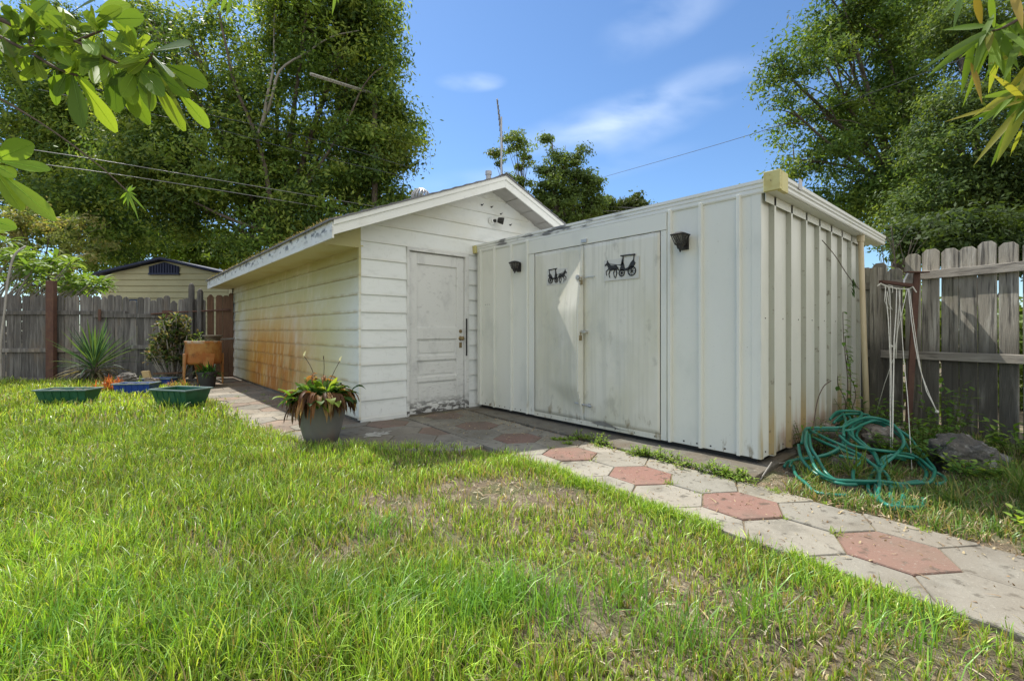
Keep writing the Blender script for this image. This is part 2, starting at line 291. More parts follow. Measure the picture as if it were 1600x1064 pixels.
M['planter_g'] = mat('green_plastic', (.012,.085,.042), .45, [((.03,.13,.09), 7, .45, .7, (1,1,1), .5), ((.10,.12,.10), 12, .6, .8, (1,1,1), .5)])
M['rim_g'] = mat('faded_plastic_rim', (.12,.19,.19), .45, [((.25,.30,.30), 9, .5, .7, (1,1,1), .6)])
M['blue'] = mat('blue_plastic', (.012,.05,.30), .4, [((.06,.12,.36), 7, .5, .7, (1,1,1), .6)])
M['potsoil'] = mat('potting_soil', (.13,.10,.07), .95, [((.24,.19,.14), 25, .45, .6, (1,1,1), .8)], (60, 1, (1,1,1), .02))
M['pot'] = mat('grey_planter', (.13,.125,.122), .55, [((.18,.17,.165), 3, .4, .7, (1,1,1), .7), ((.17,.10,.06), 5, .55, .7, (1,1,.6), .6, ('Z', .2, .02))], (50, .1))
M['blackpot'] = mat('black_nursery_pot', (.03,.032,.035), .5, [((.07,.07,.07), 9, .5, .7, (1,1,1), .5)])
M['house'] = mat('cream_clapboard', (.47,.44,.27), .7, [((.36,.33,.20), 1, .45, .7, (1,1,1), .5)])
M['navy'] = mat('navy_trim', (.018,.026,.07), .55)
M['darkwin'] = mat('window_glass', (.02,.025,.04), .1, spec=.8)
M['bark'] = mat('oak_bark', (.115,.09,.07), .95, [((.20,.17,.14), 4, .45, .65, (4,4,1), .8), ((.04,.035,.03), 7, .5, .7, (4,4,.8), .7)], (14, .9, (4,4,1), .03))
M['greybark'] = mat('smooth_grey_bark', (.30,.28,.25), .8, [((.18,.16,.13), 8, .45, .7, (1,1,1), .6)])
M['twig'] = mat('brown_twig', (.085,.060,.045), .8, [((.14,.11,.08), 60, .45, .7, (1,1,1), .6)])
M['grass'] = mat('grass_blade', (1,1,1), .42, transl=.27, col=1, spec=.5)
M['leafcol'] = mat('leaf', (1,1,1), .52, transl=.42, col=1, spec=.16)
M['oakleaf'] = mat('oak_leaf', (1,1,1), .55, transl=.40, col=1, spec=.22)
M['petal'] = mat('white_spathe', (.55,.54,.42), .5, transl=.2)
M['wire'] = mat('cable', (.26,.26,.27), .5)
M['wire_d'] = mat('dark_cable', (.05,.055,.07), .6)
M['alum'] = mat('weathered_aluminium', (.42,.42,.43), .5, metal=.3)
M['blkmark'] = M['black']
M['white'] = mat('flaked_white_paint', (.42,.41,.37), .8, [((.16,.155,.14), 16, .45, .6, (1,1,1), .85)], (60,.5))

# ---------------------------------------------------------------- data, metres
OAK_A = [(7.362,20.133,13.645,2.617),(9.472,19.616,10.369,1.591),(5.771,22.853,13.985,2.603),(8.191,19.407,8.41,1.928),(6.354,23.007,9.999,3.11),(3.153,22.486,10.267,1.623),(3.837,23.216,7.859,2.893),(8.295,19.316,11.716,1.928),(2.178,25.996,10.224,2.459),(7.155,20.314,6.207,2.204),(9.436,18.319,8.824,0.937),(5.288,21.946,5.793,2.479),(2.593,24.304,6.702,1.983),(6.501,19.557,14.454,2.094),(1.867,24.939,12.818,1.653),(2.593,24.304,13.92,1.047),(1.598,27.832,15.813,1.212),(1.281,24.123,7.519,1.57),(8.814,18.863,7.308,1.24),(8.399,19.226,14.471,1.377),(9.228,18.5,6.207,0.826)]
OAK_B = [(-3.239,36.048,14.381,2.066),(-1.165,34.235,13.348,2.583),(-0.388,33.554,10.594,2.927),(-2.461,35.368,10.594,2.41),(-0.118,30.661,6.821,2.534),(-2.503,32.747,6.979,1.742),(-1.943,34.915,16.792,1.722),(0.908,32.421,14.726,1.894),(-4.016,36.729,11.971,1.377)]
OAK_C = [(17.185,4.897,9.464,1.488),(19.16,4.498,11.127,1.366),(19.051,3.265,10.91,1.446),(17.419,4.693,7.501,1.446),(20.023,3.743,8.482,1.587),(16.641,5.373,6.572,0.826),(18.118,4.081,5.745,1.24),(20.819,3.047,9.584,1.102),(19.674,2.72,6.158,1.446),(23.178,2.312,5.434,2.107),(16.33,5.645,9.464,0.62),(16.563,5.441,8.018,0.744),(19.658,4.063,4.846,1.212),(22.473,2.929,12.459,1.405),(17.652,4.489,11.737,1.033)]
OAK_D = [(15.226,1.297,5.252,1.091),(16.138,0.499,6.01,1.136),(14.655,1.795,3.888,0.909),(15.91,0.698,4.191,1.288),(18.352,-0.109,8.113,1.488),(17.232,0.87,8.939,1.025),(16.485,1.523,8.939,0.661),(16.936,-0.2,4.343,1.667),(14.997,1.496,6.313,0.606),(17.392,-0.599,6.161,1.364)]
TREE_E = [(13.937,17.038,9.207,0.394),(14.622,16.44,9.994,0.576),(14.827,16.26,8.994,0.545),(14.485,16.559,7.934,0.667),(15.078,16.041,7.631,0.727),(15.397,15.761,6.722,0.909),(14.416,16.619,7.025,0.909),(14.987,16.12,9.813,0.364)]
TREE_F = [(15.22,14.588,9.588,0.521),(15.677,14.188,8.431,0.694),(16.112,13.807,8.981,0.521),(16.396,13.559,7.766,0.579),(15.307,14.512,7.332,0.868),(16.004,13.902,6.464,1.041),(15.024,14.759,8.431,0.405),(15.568,14.283,9.067,0.463),(16.548,13.426,6.753,0.579),(15.263,14.55,6.319,0.983)]
TREE_G = [(19.285,15.018,7.237,0.727),(19.783,14.582,7.501,0.727),(20.405,14.038,7.634,0.595),(20.778,13.712,7.303,0.529),(18.912,15.344,7.072,0.661)]
TREE_H = [(13.075,23.107,8.397,0.501),(12.805,23.343,8.11,0.501),(13.479,22.753,7.931,0.573)]
SHRUB_1 = [(-2.405,23.361,2.972,1.102),(-1.243,22.345,2.972,1.102),(-0.58,21.765,2.862,0.793),(-1.741,22.781,3.634,1.322),(-2.239,23.216,4.735,0.837),(-1.409,22.491,4.846,0.926),(-0.616,23.125,4.614,0.937),(-1.741,22.781,3.854,0.882),(-2.653,23.579,3.854,0.882)]
SHRUB_2 = [(1.054,37.608,6.927,1.598),(2.557,36.293,6.727,1.398),(4.06,34.978,6.328,1.678),(5.263,33.926,5.729,1.438),(0.152,38.397,5.928,1.438),(6.165,33.137,6.128,1.398)]
SHRUB_3 = [(8.417,1.406,2.555,0.236),(8.656,1.197,2.373,0.218),(8.314,1.496,2.255,0.2)]
SHRUB_4 = [(8.451,1.377,1.391,0.545),(8.793,1.077,1.028,0.545),(9.135,0.778,0.664,0.545),(9.546,0.419,1.028,0.545),(9.956,0.06,0.664,0.636),(8.998,0.898,0.21,0.545),(9.546,0.419,0.119,0.545),(8.451,1.377,0.3,0.455)]
SHRUB_5 = [(12.457,1.061,2.877,0.62),(13.017,0.571,2.753,0.682),(13.577,0.081,2.877,0.744),(11.991,1.469,2.815,0.496)]
FRANGI = [((0.142,2.4,2.195),(0.241,2.114,2.146),0.0664),((0.188,2.36,2.142),(0.313,2.21,2.047),0.0664),((0.215,2.336,2.045),(0.337,2.349,1.925),0.0487),((0.142,2.4,2.182),(0.189,2.2,2.04),0.0531),((0.022,2.505,2.133),(0.035,2.494,1.947),0.062),((-0.092,2.605,2.098),(0.041,2.648,1.919),0.0531),((-0.102,2.613,2.098),(-0.065,2.462,1.85),0.0576),((-0.095,2.607,2.107),(-0.171,2.714,2.061),0.0531),((0.028,2.5,2.133),(0.149,2.593,1.965),0.0549),((0.042,2.488,2.125),(0.086,2.37,1.954),0.0531),((0.048,2.482,2.138),(0.105,2.512,1.953),0.0514),((0.008,2.517,2.151),(-0.035,2.356,1.995),0.0487),((0.102,2.435,2.142),(0.139,2.363,1.942),0.0514),((0.128,2.412,2.107),(0.26,2.416,1.911),0.0531),((0.102,2.435,2.2),(0.111,2.268,2.198),0.0514),((0.022,2.505,2.328),(0.118,2.421,2.337),0.0638),((0.008,2.517,2.311),(0.101,2.595,2.343),0.0531),((-0.265,2.756,2.293),(-0.17,2.553,2.344),0.0461),((-0.258,2.75,2.204),(-0.239,2.773,2.124),0.0549),((-0.212,2.709,2.222),(-0.164,2.867,2.238),0.0443),((-0.158,2.663,2.213),(-0.102,2.534,2.108),0.0487),((-0.092,2.605,2.275),(-0.139,2.726,2.423),0.0443),((-0.072,2.587,2.249),(-0.023,2.345,2.105),0.0443),((-0.092,2.605,2.226),(-0.008,2.492,2.134),0.0461),((-0.192,2.692,2.319),(-0.277,2.887,2.421),0.0443),((-0.272,2.762,2.328),(-0.304,2.631,2.298),0.0443),((-0.045,2.564,2.302),(0.048,2.482,2.381),0.0487),((-0.032,2.552,2.355),(0.073,2.62,2.484),0.0487),((-0.105,2.616,2.355),(-0.03,2.431,2.352),0.0443),((-0.162,2.666,2.275),(-0.171,2.714,2.411),0.0461),((-0.325,2.809,2.24),(-0.286,2.974,2.458),0.0443),((-0.225,2.721,2.275),(-0.134,2.562,2.202),0.0487),((-0.285,2.774,2.302),(-0.205,2.783,2.323),0.0443),((0.102,2.435,2.125),(0.167,2.179,1.95),0.0531),((0.115,2.424,2.142),(0.258,2.259,2.003),0.0549),((0.075,2.459,2.187),(0.148,2.514,2.166),0.0487),((0.095,2.441,2.116),(0.045,2.325,1.958),0.0487),((-0.098,2.61,2.302),(-0.192,2.692,2.355),0.0487),((-0.138,2.645,2.24),(-0.239,2.893,2.371),0.0487),((0.002,2.523,2.16),(-0.075,2.47,2.091),0.0443),((0.102,2.435,2.187),(0.036,2.533,2.267),0.0443),((-0.092,2.605,2.107),(-0.041,2.76,2.094),0.0443),((-0.318,2.803,2.249),(-0.276,2.686,2.142),0.0443),((-0.012,2.535,2.284),(0.077,2.536,2.259),0.0487),((-0.012,2.535,2.284),(-0.066,2.383,2.26),0.0443),((-0.172,2.674,2.204),(-0.103,2.575,2.256),0.0443)]
FRANGI_N = [((-0.316,2.735,2.191),(-0.229,2.658,1.976),0.0155),((-0.128,2.57,2.347),(-0.122,2.564,2.191),0.0129),((-0.057,2.508,2.338),(-0.037,2.491,2.252),0.0138),((-0.31,2.729,2.226),(-0.245,2.672,2.088),0.0138),((-0.044,2.496,2.355),(-0.028,2.482,2.234),0.0138),((0.138,2.337,2.088),(0.229,2.258,1.864),0.0138),((0.164,2.315,2.071),(0.261,2.229,1.851),0.0138),((0.19,2.292,2.088),(0.258,2.232,1.993),0.0138),((0.138,2.337,2.053),(0.183,2.298,1.941),0.0121),((0.131,2.343,2.088),(0.131,2.343,1.924),0.0138)]
FR_BR = [[(-0.498,2.96,2.399,0.0124),(-0.392,2.867,2.364,0.0115),(-0.325,2.809,2.328,0.0106),(-0.225,2.721,2.275,0.0097),(-0.092,2.605,2.235,0.0089),(-0.045,2.564,2.2,0.008),(0.002,2.523,2.169,0.0071),(0.048,2.482,2.142,0.0071),(0.108,2.43,2.123,0.0062)],[(-0.425,2.896,2.328,0.008),(-0.325,2.809,2.257,0.0071),(-0.225,2.721,2.187,0.0062),(-0.158,2.663,2.133,0.0053),(-0.088,2.602,2.098,0.0053)],[(-0.092,2.605,2.235,0.0062),(-0.058,2.575,2.257,0.0053),(-0.008,2.532,2.284,0.0044)],[(-0.225,2.721,2.275,0.0053),(-0.232,2.727,2.222,0.0044),(-0.192,2.692,2.226,0.0035)],[(0.102,2.435,2.123,0.0053),(0.135,2.406,2.16,0.0044),(0.145,2.398,2.191,0.0035)]]
LOWBR_L = [((-0.309,2.529,1.675),(-0.201,2.435,1.747),0.0674),((-0.297,2.518,1.675),(-0.151,2.39,1.651),0.0475),((-0.309,2.529,1.648),(-0.228,2.458,1.497),0.0523),((-0.297,2.518,1.64),(-0.133,2.375,1.465),0.0491),((-0.303,2.523,1.663),(-0.246,2.474,1.62),0.0396),((-0.327,2.544,1.465),(-0.243,2.471,1.434),0.0396),((-0.327,2.544,1.671),(-0.362,2.576,1.751),0.0555),((-0.321,2.539,1.663),(-0.386,2.596,1.584),0.0555)]
LOWBR = [[(-0.529,2.722,1.394,0.014),(-0.41,2.617,1.584,0.012),(-0.327,2.544,1.655,0.009),(-0.303,2.523,1.671,0.007)]]
BAMB_L = [((2.17,0.095,2.038),(1.811,0.25,1.845),0.0202),((2.141,0.121,2.014),(1.909,0.243,1.853),0.028),((2.141,0.121,2.03),(2.117,0.141,1.929),0.028),((2.111,0.146,2.007),(2.159,0.184,1.843),0.0233),((2.176,0.09,1.991),(2.315,0.127,1.886),0.0249),((2.232,0.041,2.022),(2.048,0.082,1.818),0.0249),((2.24,0.034,1.797),(2.118,0.101,1.592),0.0326),((2.114,0.144,2.146),(2.173,0.132,2.053),0.0233),((2.146,0.115,2.139),(2.291,0.109,2.088),0.0264),((2.202,0.067,2.146),(2.051,0.039,1.959),0.028),((2.103,0.154,1.921),(2.046,0.123,1.76),0.0202),((2.176,0.09,1.991),(2.24,0.034,1.948),0.0186),((2.228,0.044,1.712),(2.284,0.075,1.641),0.0124),((2.146,0.115,2.038),(2.198,0.23,2.112),0.0202),((2.076,0.177,2.139),(1.908,0.205,2.015),0.014),((2.158,0.105,2.077),(2.075,0.138,1.95),0.0233),((2.164,0.1,2.046),(2.249,0.066,1.986),0.0217),((2.234,0.039,2.108),(2.343,0.063,2.105),0.0202),((2.082,0.172,2.146),(1.894,0.177,1.959),0.0171)]
BAMB = [[(2.409,-0.115,2.325,0.007),(2.293,-0.012,2.17,0.006),(2.234,0.039,2.077,0.005),(2.176,0.09,2.03,0.003),(2.141,0.121,2.022,0.002)],[(2.293,-0.012,2.17,0.005),(2.281,-0.002,1.968,0.004),(2.257,0.018,1.828,0.003),(2.237,0.036,1.793,0.002)],[(2.257,0.018,2.279,0.004),(2.199,0.069,2.185,0.003),(2.111,0.146,2.154,0.002)]]
SPRIG = [((0.065,2.334,1.593),(0.051,2.373,1.549),0.008),((0.065,2.334,1.593),(0.074,2.3,1.612),0.008),((0.065,2.334,1.593),(0.089,2.34,1.619),0.008),((0.065,2.334,1.593),(0.058,2.341,1.603),0.008),((0.065,2.334,1.593),(0.108,2.337,1.547),0.008),((0.065,2.334,1.593),(0.121,2.285,1.519),0.008),((0.065,2.334,1.593),(0.097,2.266,1.474),0.008),((0.065,2.334,1.593),(0.085,2.344,1.524),0.008),((0.065,2.334,1.593),(0.065,2.308,1.526),0.008),((0.065,2.334,1.593),(0.042,2.395,1.577),0.008),((0.065,2.334,1.593),(0.095,2.361,1.592),0.008),((0.065,2.334,1.593),(0.08,2.362,1.632),0.008)]
SPRIG_ST = [[(-0.42,2.759,2.039,0.004),(-0.196,2.563,1.866,0.003),(-0.028,2.416,1.705,0.0025),(0.065,2.334,1.593,0.002)]]
TOPB = [((0.307,1.857,2.225),(0.257,1.901,2.157),0.01),((0.317,1.849,2.216),(0.294,1.869,2.146),0.01),((0.33,1.837,2.221),(0.31,1.854,2.124),0.01),((0.31,1.854,2.221),(0.343,1.825,2.181),0.01),((0.599,1.602,2.23),(0.587,1.612,2.142),0.01),((0.599,1.602,2.23),(0.604,1.598,2.181),0.01)]
TOPB_ST = [[(0.058,2.075,2.547,0.005),(0.224,1.93,2.327,0.004),(0.31,1.854,2.221,0.002)],[(0.31,1.854,2.437,0.004),(0.489,1.698,2.305,0.003),(0.599,1.602,2.23,0.002)]]
HOSE = [[(3.902,1.248,0.03),(4.035,1.278,0.04),(4.075,1.185,0.08),(4.187,1.095,0.12),(4.367,1.045,0.17),(4.777,1.117,0.2),(5.019,1.16,0.24),(5.397,1.291,0.26),(5.238,1.34,0.22)],[(4.074,1.246,0.18),(4.394,1.328,0.22),(4.48,1.289,0.24),(4.603,1.102,0.26),(4.83,1.052,0.28),(4.995,0.985,0.3),(4.99,0.861,0.28),(4.831,0.765,0.22),(4.703,0.728,0.16),(4.452,0.726,0.12),(4.257,0.755,0.07),(3.967,0.743,0.03),(3.683,0.703,0.02),(3.518,0.641,0.02),(3.476,0.583,0.02),(3.612,0.559,0.02),(3.848,0.58,0.02),(4.022,0.637,0.02),(4.033,0.677,0.02),(3.93,0.726,0.03)],[(4.403,1.054,0.22),(4.697,1.098,0.26),(5.003,1.064,0.28),(5.07,0.949,0.28),(4.962,0.833,0.25),(4.895,0.741,0.2),(4.879,0.682,0.14),(4.698,0.573,0.08),(4.56,0.507,0.04),(4.236,0.499,0.02),(4.162,0.563,0.02),(4.03,0.638,0.03),(3.947,0.72,0.04),(3.819,0.832,0.04),(3.717,0.93,0.05),(3.715,1.025,0.09),(3.88,1.128,0.14),(4.002,1.199,0.2),(4.309,1.278,0.24)],[(4.403,1.054,0.22),(4.312,0.962,0.18),(4.427,0.873,0.15),(4.549,0.763,0.13),(4.628,0.69,0.11),(4.624,0.605,0.08),(4.55,0.516,0.04),(4.52,0.46,0.02),(4.326,0.445,0.02),(4.195,0.485,0.02)],[(4.478,1.302,0.22),(4.324,1.156,0.2),(4.287,1.038,0.17),(4.308,0.939,0.13),(4.258,0.862,0.1),(4.16,0.769,0.06),(3.891,0.719,0.04),(3.611,0.685,0.03),(3.446,0.611,0.03),(3.49,0.552,0.02),(3.553,0.497,0.02),(3.63,0.467,0.02),(3.749,0.478,0.02),(3.769,0.502,0.02)],[(4.923,1.274,0.26),(5.289,1.309,0.27),(5.408,1.236,0.28),(5.425,1.126,0.27),(4.688,1.071,0.22),(4.423,0.964,0.19),(4.438,0.876,0.12),(4.241,0.784,0.08),(4.369,0.765,0.1),(4.452,0.726,0.12),(4.585,0.641,0.1)],[(4.102,1.254,0.16),(3.9,1.175,0.1),(3.792,1.091,0.06),(3.743,1.001,0.04),(3.728,0.902,0.03),(3.803,0.828,0.02)],[(3.967,1.268,0.02),(3.705,1.173,0.02),(3.58,1.073,0.02),(3.487,0.983,0.015),(3.469,0.888,0.015),(3.505,0.801,0.015)],[(4.117,1.019,0.12),(4.153,0.938,0.11),(4.209,0.873,0.1),(3.994,0.87,0.07),(3.809,0.84,0.04)]]
WIRES = [[(-6.267,22.754,6.91),(-1.596,19.997,6.493),(2.572,19.008,6.322),(8.53,17.782,6.08)],[(-6.267,22.754,6.463),(-1.306,19.743,6.049),(2.572,19.008,5.97),(8.077,18.178,5.792)],[(-1.806,23.635,10.132),(2.701,19.958,8.9),(5.553,17.729,8.127),(8.57,15.622,7.167)],[(-1.806,23.635,9.675),(2.526,20.111,8.506),(5.553,17.729,7.541),(8.57,15.622,6.783)],[(19.949,17.094,9.077),(19.83,15.87,9.182),(16.755,6.602,7.821),(15.739,2.176,7.617),(15.293,-0.091,7.625)],[(18.331,18.509,8.611),(19.036,15.235,7.501),(20.415,11.372,6.843)],[(18.466,18.391,8.397),(18.788,15.453,7.303),(19.047,12.569,6.722)],[(21.048,8.162,7.308),(18.829,4.788,6.675),(17.724,1.768,6.516),(16.936,-0.2,6.616)]]
BAR = [(5.574,17.445,10.334),(7.481,18.035,10.713)]
# ---------------------------------------------------------------- ground
def vnoise(x, y, s, seed=0):
    """smooth value noise 0..1 for numpy arrays"""
    g = np.random.default_rng(seed).random((128, 128)); x = np.asarray(x)*s+37.3; y = np.asarray(y)*s+11.7
    xi = np.floor(x).astype(int); yi = np.floor(y).astype(int); fx = x-xi; fy = y-yi
    fx = fx*fx*(3-2*fx); fy = fy*fy*(3-2*fy)
    a = g[xi % 128, yi % 128]; b = g[(xi+1) % 128, yi % 128]; c = g[xi % 128, (yi+1) % 128]; d = g[(xi+1) % 128, (yi+1) % 128]
    return (a*(1-fx)+b*fx)*(1-fy)+(c*(1-fx)+d*fx)*fy
mb = MB(); n = 90
def grid_axis(lo, hi, dense_lo, dense_hi, n):
    return sorted(set([lo, lo*.6, lo*.3] + list(np.linspace(dense_lo, dense_hi, n)) + [hi*.3, hi*.6, hi]))
gx = grid_axis(-600, 600, -9, 12, n); gy = grid_axis(-600, 600, -4, 18, n)
GX, GY = np.meshgrid(gx, gy, indexing='ij')
GZ = -.022 + .03*(vnoise(GX, GY, 1.6, 3)-.5) + .016*(vnoise(GX, GY, 5, 4)-.5)
GZ = np.where((GX > -9) & (GX < 12) & (GY > -4) & (GY < 18), GZ, -.03)
nx, ny = GX.shape
me = bpy.data.meshes.new('ground')
me.from_pydata(np.stack([GX, GY, GZ], -1).reshape(-1, 3).tolist(), [], [(i*ny+j, (i+1)*ny+j, (i+1)*ny+j+1, i*ny+j+1) for i in range(nx-1) for j in range(ny-1)])
go = bpy.data.objects.new('ground', me); C.objects.link(go); me.materials.append(M['ground']); me.polygons.foreach_set('use_smooth', [True]*len(me.polygons)); tag(go, kind='structure')

# ---------------------------------------------------------------- hexagon path
def clip(poly, px, py, nx_, ny_):
    """keep the side where (p-q).n <= 0"""
    out_ = []; m_ = len(poly)
    for i in range(m_):
        a = poly[i]; b = poly[(i+1) % m_]
        da = (a[0]-px)*nx_+(a[1]-py)*ny_; db = (b[0]-px)*nx_+(b[1]-py)*ny_
        if da <= 0: out_.append(a)
        if (da < 0) != (db < 0):
            t = da/(da-db); out_.append((a[0]+t*(b[0]-a[0]), a[1]+t*(b[1]-a[1])))
    return out_
GREY = [(.30,.28,.235), (.335,.31,.26), (.28,.265,.225), (.315,.29,.23)]
RED = [(.24,.138,.110), (.265,.150,.120), (.22,.125,.100)]
mb = MB()
def tile(poly, col, z):
    if len(poly) < 3: return
    ar = sum(poly[i][0]*poly[(i+1) % len(poly)][1]-poly[(i+1) % len(poly)][0]*poly[i][1] for i in range(len(poly)))/2
    if abs(ar) < .004: return
    if ar < 0: poly = poly[::-1]
    cx_ = sum(p[0] for p in poly)/len(poly); cy_ = sum(p[1] for p in poly)/len(poly)
    tx, ty = U(-.014, .014), U(-.014, .014)
    def sh(p, k, zz): 
        dx, dy = p[0]-cx_, p[1]-cy_; l = math.hypot(dx, dy); q = max(0, (l-k)/l)
        return (cx_+dx*q, cy_+dy*q, zz+tx*dx+ty*dy)
    n_ = len(poly); top = [sh(p, .0085, z) for p in poly]; mid = [sh(p, .0045, z-.005) for p in poly]; bot = [sh(p, .004, z-.05) for p in poly]
    mb.col = col
    mb.add(top+mid+bot, [tuple(range(n_))] + [(n_+i, n_+(i+1) % n_, (i+1) % n_, i) for i in range(n_)] + [(2*n_+i, 2*n_+(i+1) % n_, n_+(i+1) % n_, n_+i) for i in range(n_)])
def hexes(o, ax, Rr, rows, cols, redf, clips, pal=None):
    ay = (-ax[1], ax[0])        # ax: along the path (points), ay: across
    wv = Rr*math.sqrt(3)
    for r in rows:
        for c_ in cols:
            u = r*1.5*Rr; v = (c_+(.5 if r % 2 else 0))*wv
            cx_ = o[0]+ax[0]*u+ay[0]*v; cy_ = o[1]+ax[1]*u+ay[1]*v
            poly = []
            for k in range(6):
                an = math.pi/3*k; uu = Rr*math.cos(an); vv = Rr*math.sin(an); poly.append((cx_+ax[0]*uu+ay[0]*vv, cy_+ax[1]*uu+ay[1]*vv))
            for q in clips: poly = clip(poly, *q)
            isr = redf(r, c_); b_ = random.choice(RED if isr else GREY) if pal is None else random.choice(pal)
            k = U(.9, 1.1); tile(poly, (b_[0]*k, b_[1]*k, b_[2]*k), .012+U(-.003, .003))
ax = Vector((.0735, 1, 0)).normalized()
ctr = (2.925, 1.925)
perp = (ax.y, -ax.x)
# main run from the right edge of the yard to the garage door
hexes(ctr, (ax.x, ax.y), .2434, range(-9, 9), range(-3, 4), lambda r, c_: r % 2 == 0 and c_ == 0,
      [(2.925+.43*perp[0], 1.925+.43*perp[1], perp[0], perp[1]), (2.925-.425*perp[0], 1.925-.425*perp[1], -perp[0], -perp[1]), (0, 5.12, 0, 1)])
# apron between the pot and the door, turned a little
a2 = Vector((-.985, .17, 0)).normalized()
PAL2 = [(.32,.30,.255), (.30,.275,.24), (.27,.16,.125), (.34,.31,.265)]
hexes((2.25, 4.02), (a2.x, a2.y), .25, range(-4, 6), range(-5, 6), lambda r, c_: False,
      [(2.925-.435*perp[0], 1.925-.435*perp[1], perp[0], perp[1]), (0, 3.36, 0, -1), (0, 5.10, 0, 1), (1.20, 0, -1, 0), (1.42, 4.22, -.69, -.724)], PAL2)
# strip beside the long wall
a3 = Vector((.02, 1, 0)).normalized()
PAL3 = [(.34,.285,.22), (.37,.325,.26), (.31,.21,.155), (.36,.25,.185), (.29,.265,.225)]
hexes((1.72, 5.3), (a3.x, a3.y), .245, range(0, 24), range(-3, 4), lambda r, c_: False, [(0, 5.115, 0, -1), (1.16, 0, -1, 0), (2.19, 0, 1, 0), (0, 12.3, 0, 1)], PAL3)
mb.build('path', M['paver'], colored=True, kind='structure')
mb = MB(); e0_, e1_ = -3.2, 5.10
def pe(y, s_): return 2.925+.0735*(y-1.925)+s_
for poly in ([(pe(e0_, -.41), e0_), (pe(e0_, .42), e0_), (pe(e1_, .42), e1_), (pe(e1_, -.41), e1_)], [(1.24, 4.36), (2.35, 3.36), (2.58, 3.36), (2.68, 5.10), (1.24, 5.10)], [(1.20, 5.12), (2.18, 5.12), (2.18, 12.2), (1.20, 12.2)]):
    mb.prism([(x, y, -.03) for x, y in poly], (0, 0, .0335))
mb.build('path_bed', M['sand'], kind='structure')

# concrete slab under the metal shed
mb = MB()
s0 = [(3.34, 1.34), (3.37, 1.8), (3.47, 2.9), (3.62, 5.13), (6.95, 5.13), (6.95, 1.43), (3.88, 1.37)]
mb.prism([(x, y, -.05) for x, y in s0], (0, 0, .070))
mb.build('concrete_slab', M['concrete'], kind='structure', bevel=.008)

# ---------------------------------------------------------------- garage
WX, WY = 2.195, 5.147; AX = 4.08; WR = AX*2-WX; YB = 12.106
RS = .413; EX = 1.76; RY0 = 4.80; RY1 = 12.55; ZE = 2.02
def zroof(x): return 3.16 - RS*abs(x-AX)          # top surface of roof deck
gar = thing('garage', 'white lap-sided garage with gable roof, rust stains down its long wall', 'garage', (WX, WY, 0))
EXP = .204; Z0 = .048; LIP = .020
def lap(mbx, p0, p1, nrm, z0, z1, zt0=None):
    """one lap board from p0 to p1 (xy), outward nrm"""
    a0 = (p0[0]+nrm[0]*LIP, p0[1]+nrm[1]*LIP, z0); b0 = (p1[0]+nrm[0]*LIP, p1[1]+nrm[1]*LIP, z0)
    a1 = (p0[0]+nrm[0]*.003, p0[1]+nrm[1]*.003, z1); b1 = (p1[0]+nrm[0]*.003, p1[1]+nrm[1]*.003, z1)
    c0 = (p0[0]-nrm[0]*.005, p0[1]-nrm[1]*.005, z0); d0 = (p1[0]-nrm[0]*.005, p1[1]-nrm[1]*.005, z0)
    c1 = (p0[0]-nrm[0]*.005, p0[1]-nrm[1]*.005, z1); d1 = (p1[0]-nrm[0]*.005, p1[1]-nrm[1]*.005, z1)
    mbx.add([a0, b0, b1, a1, c0, d0, d1, c1], [(0,1,2,3), (4,5,1,0), (0,3,7,4), (1,5,6,2), (3,2,6,7), (4,7,6,5)])
mb = MB()      # long wall
for k in range(10):
    z0 = Z0+k*EXP; z1 = min(z0+EXP, ZE+.001)
    lap(mb, (WX, WY+.003), (WX, YB), (-1, 0), z0, z1)
mb.build('side_wall', M['siding'], gar)
mb = MB()      # gable wall around the door
DX0, DX1, DZ = 2.775, 3.705, 2.085
for k in range(16):
    z0 = Z0+k*EXP; z1 = z0+EXP
    def lim(z):
        if z <= 2.02: return WX-.004, WR
        h = (z-2.02)/RS; return WX-.004 + max(0, h-.30), WR - max(0, h-.30)
    xa0, xb0 = lim(z0); xa1, xb1 = lim(z1)
    xa, xb = max(xa0, xa1), min(xb0, xb1)
    if z0 < 2.0 and xb-xa < .15: continue
    if z0 < 2.0 and not z1 > DZ+.1:
        lap(mb, (xa, WY), (DX0, WY), (0, -1), z0, z1); lap(mb, (DX1, WY), (xb, WY), (0, -1), z0, z1)
    else:
        xa, xb = xa0, xb0      # carry to the rake, hidden behind the soffit above
        # trapezoid clipped to the rake
        y0, y1, yb = WY-LIP, WY-.003, WY+.005
        def ln(z): return (max(WX-.004, AX-(3.075-z)/RS), min(WR, AX+(3.075-z)/RS))
        z1 = min(z1, 3.07)
        if z1 <= z0: continue
        l0, r0 = ln(z0); l1, r1 = ln(z1)
        mb.add([(l0,y0,z0),(r0,y0,z0),(r1,y1,z1),(l1,y1,z1),(l0,yb,z0),(r0,yb,z0),(r1,yb,z1),(l1,yb,z1)], [(0,1,2,3),(4,5,1,0),(0,3,7,4),(1,5,6,2),(3,2,6,7),(4,7,6,5)])
mb.build('gable_wall', M['siding'], gar)
mb = MB()      # body behind the boards so nothing is hollow
mb.box((WX+.012, WY+.012, 0), (DX0+.01, YB-.01, ZE-.02)); mb.box((DX1-.01, WY+.012, 0), (WR-.01, YB-.01, ZE-.02))
mb.box((DX0+.012, WY+.09, 0), (DX1-.012, YB-.012, ZE-.022))
mb.prism([(WX+.02, WY+.02, ZE-.018), (WR-.02, WY+.02, ZE-.018), (WR-.02, WY+.02, 2.25), (AX, WY+.02, 3.02), (WX+.02, WY+.02, 2.25)], (0, YB-WY-.03, 0))
mb.build('wall_core', M['concrete'], gar)
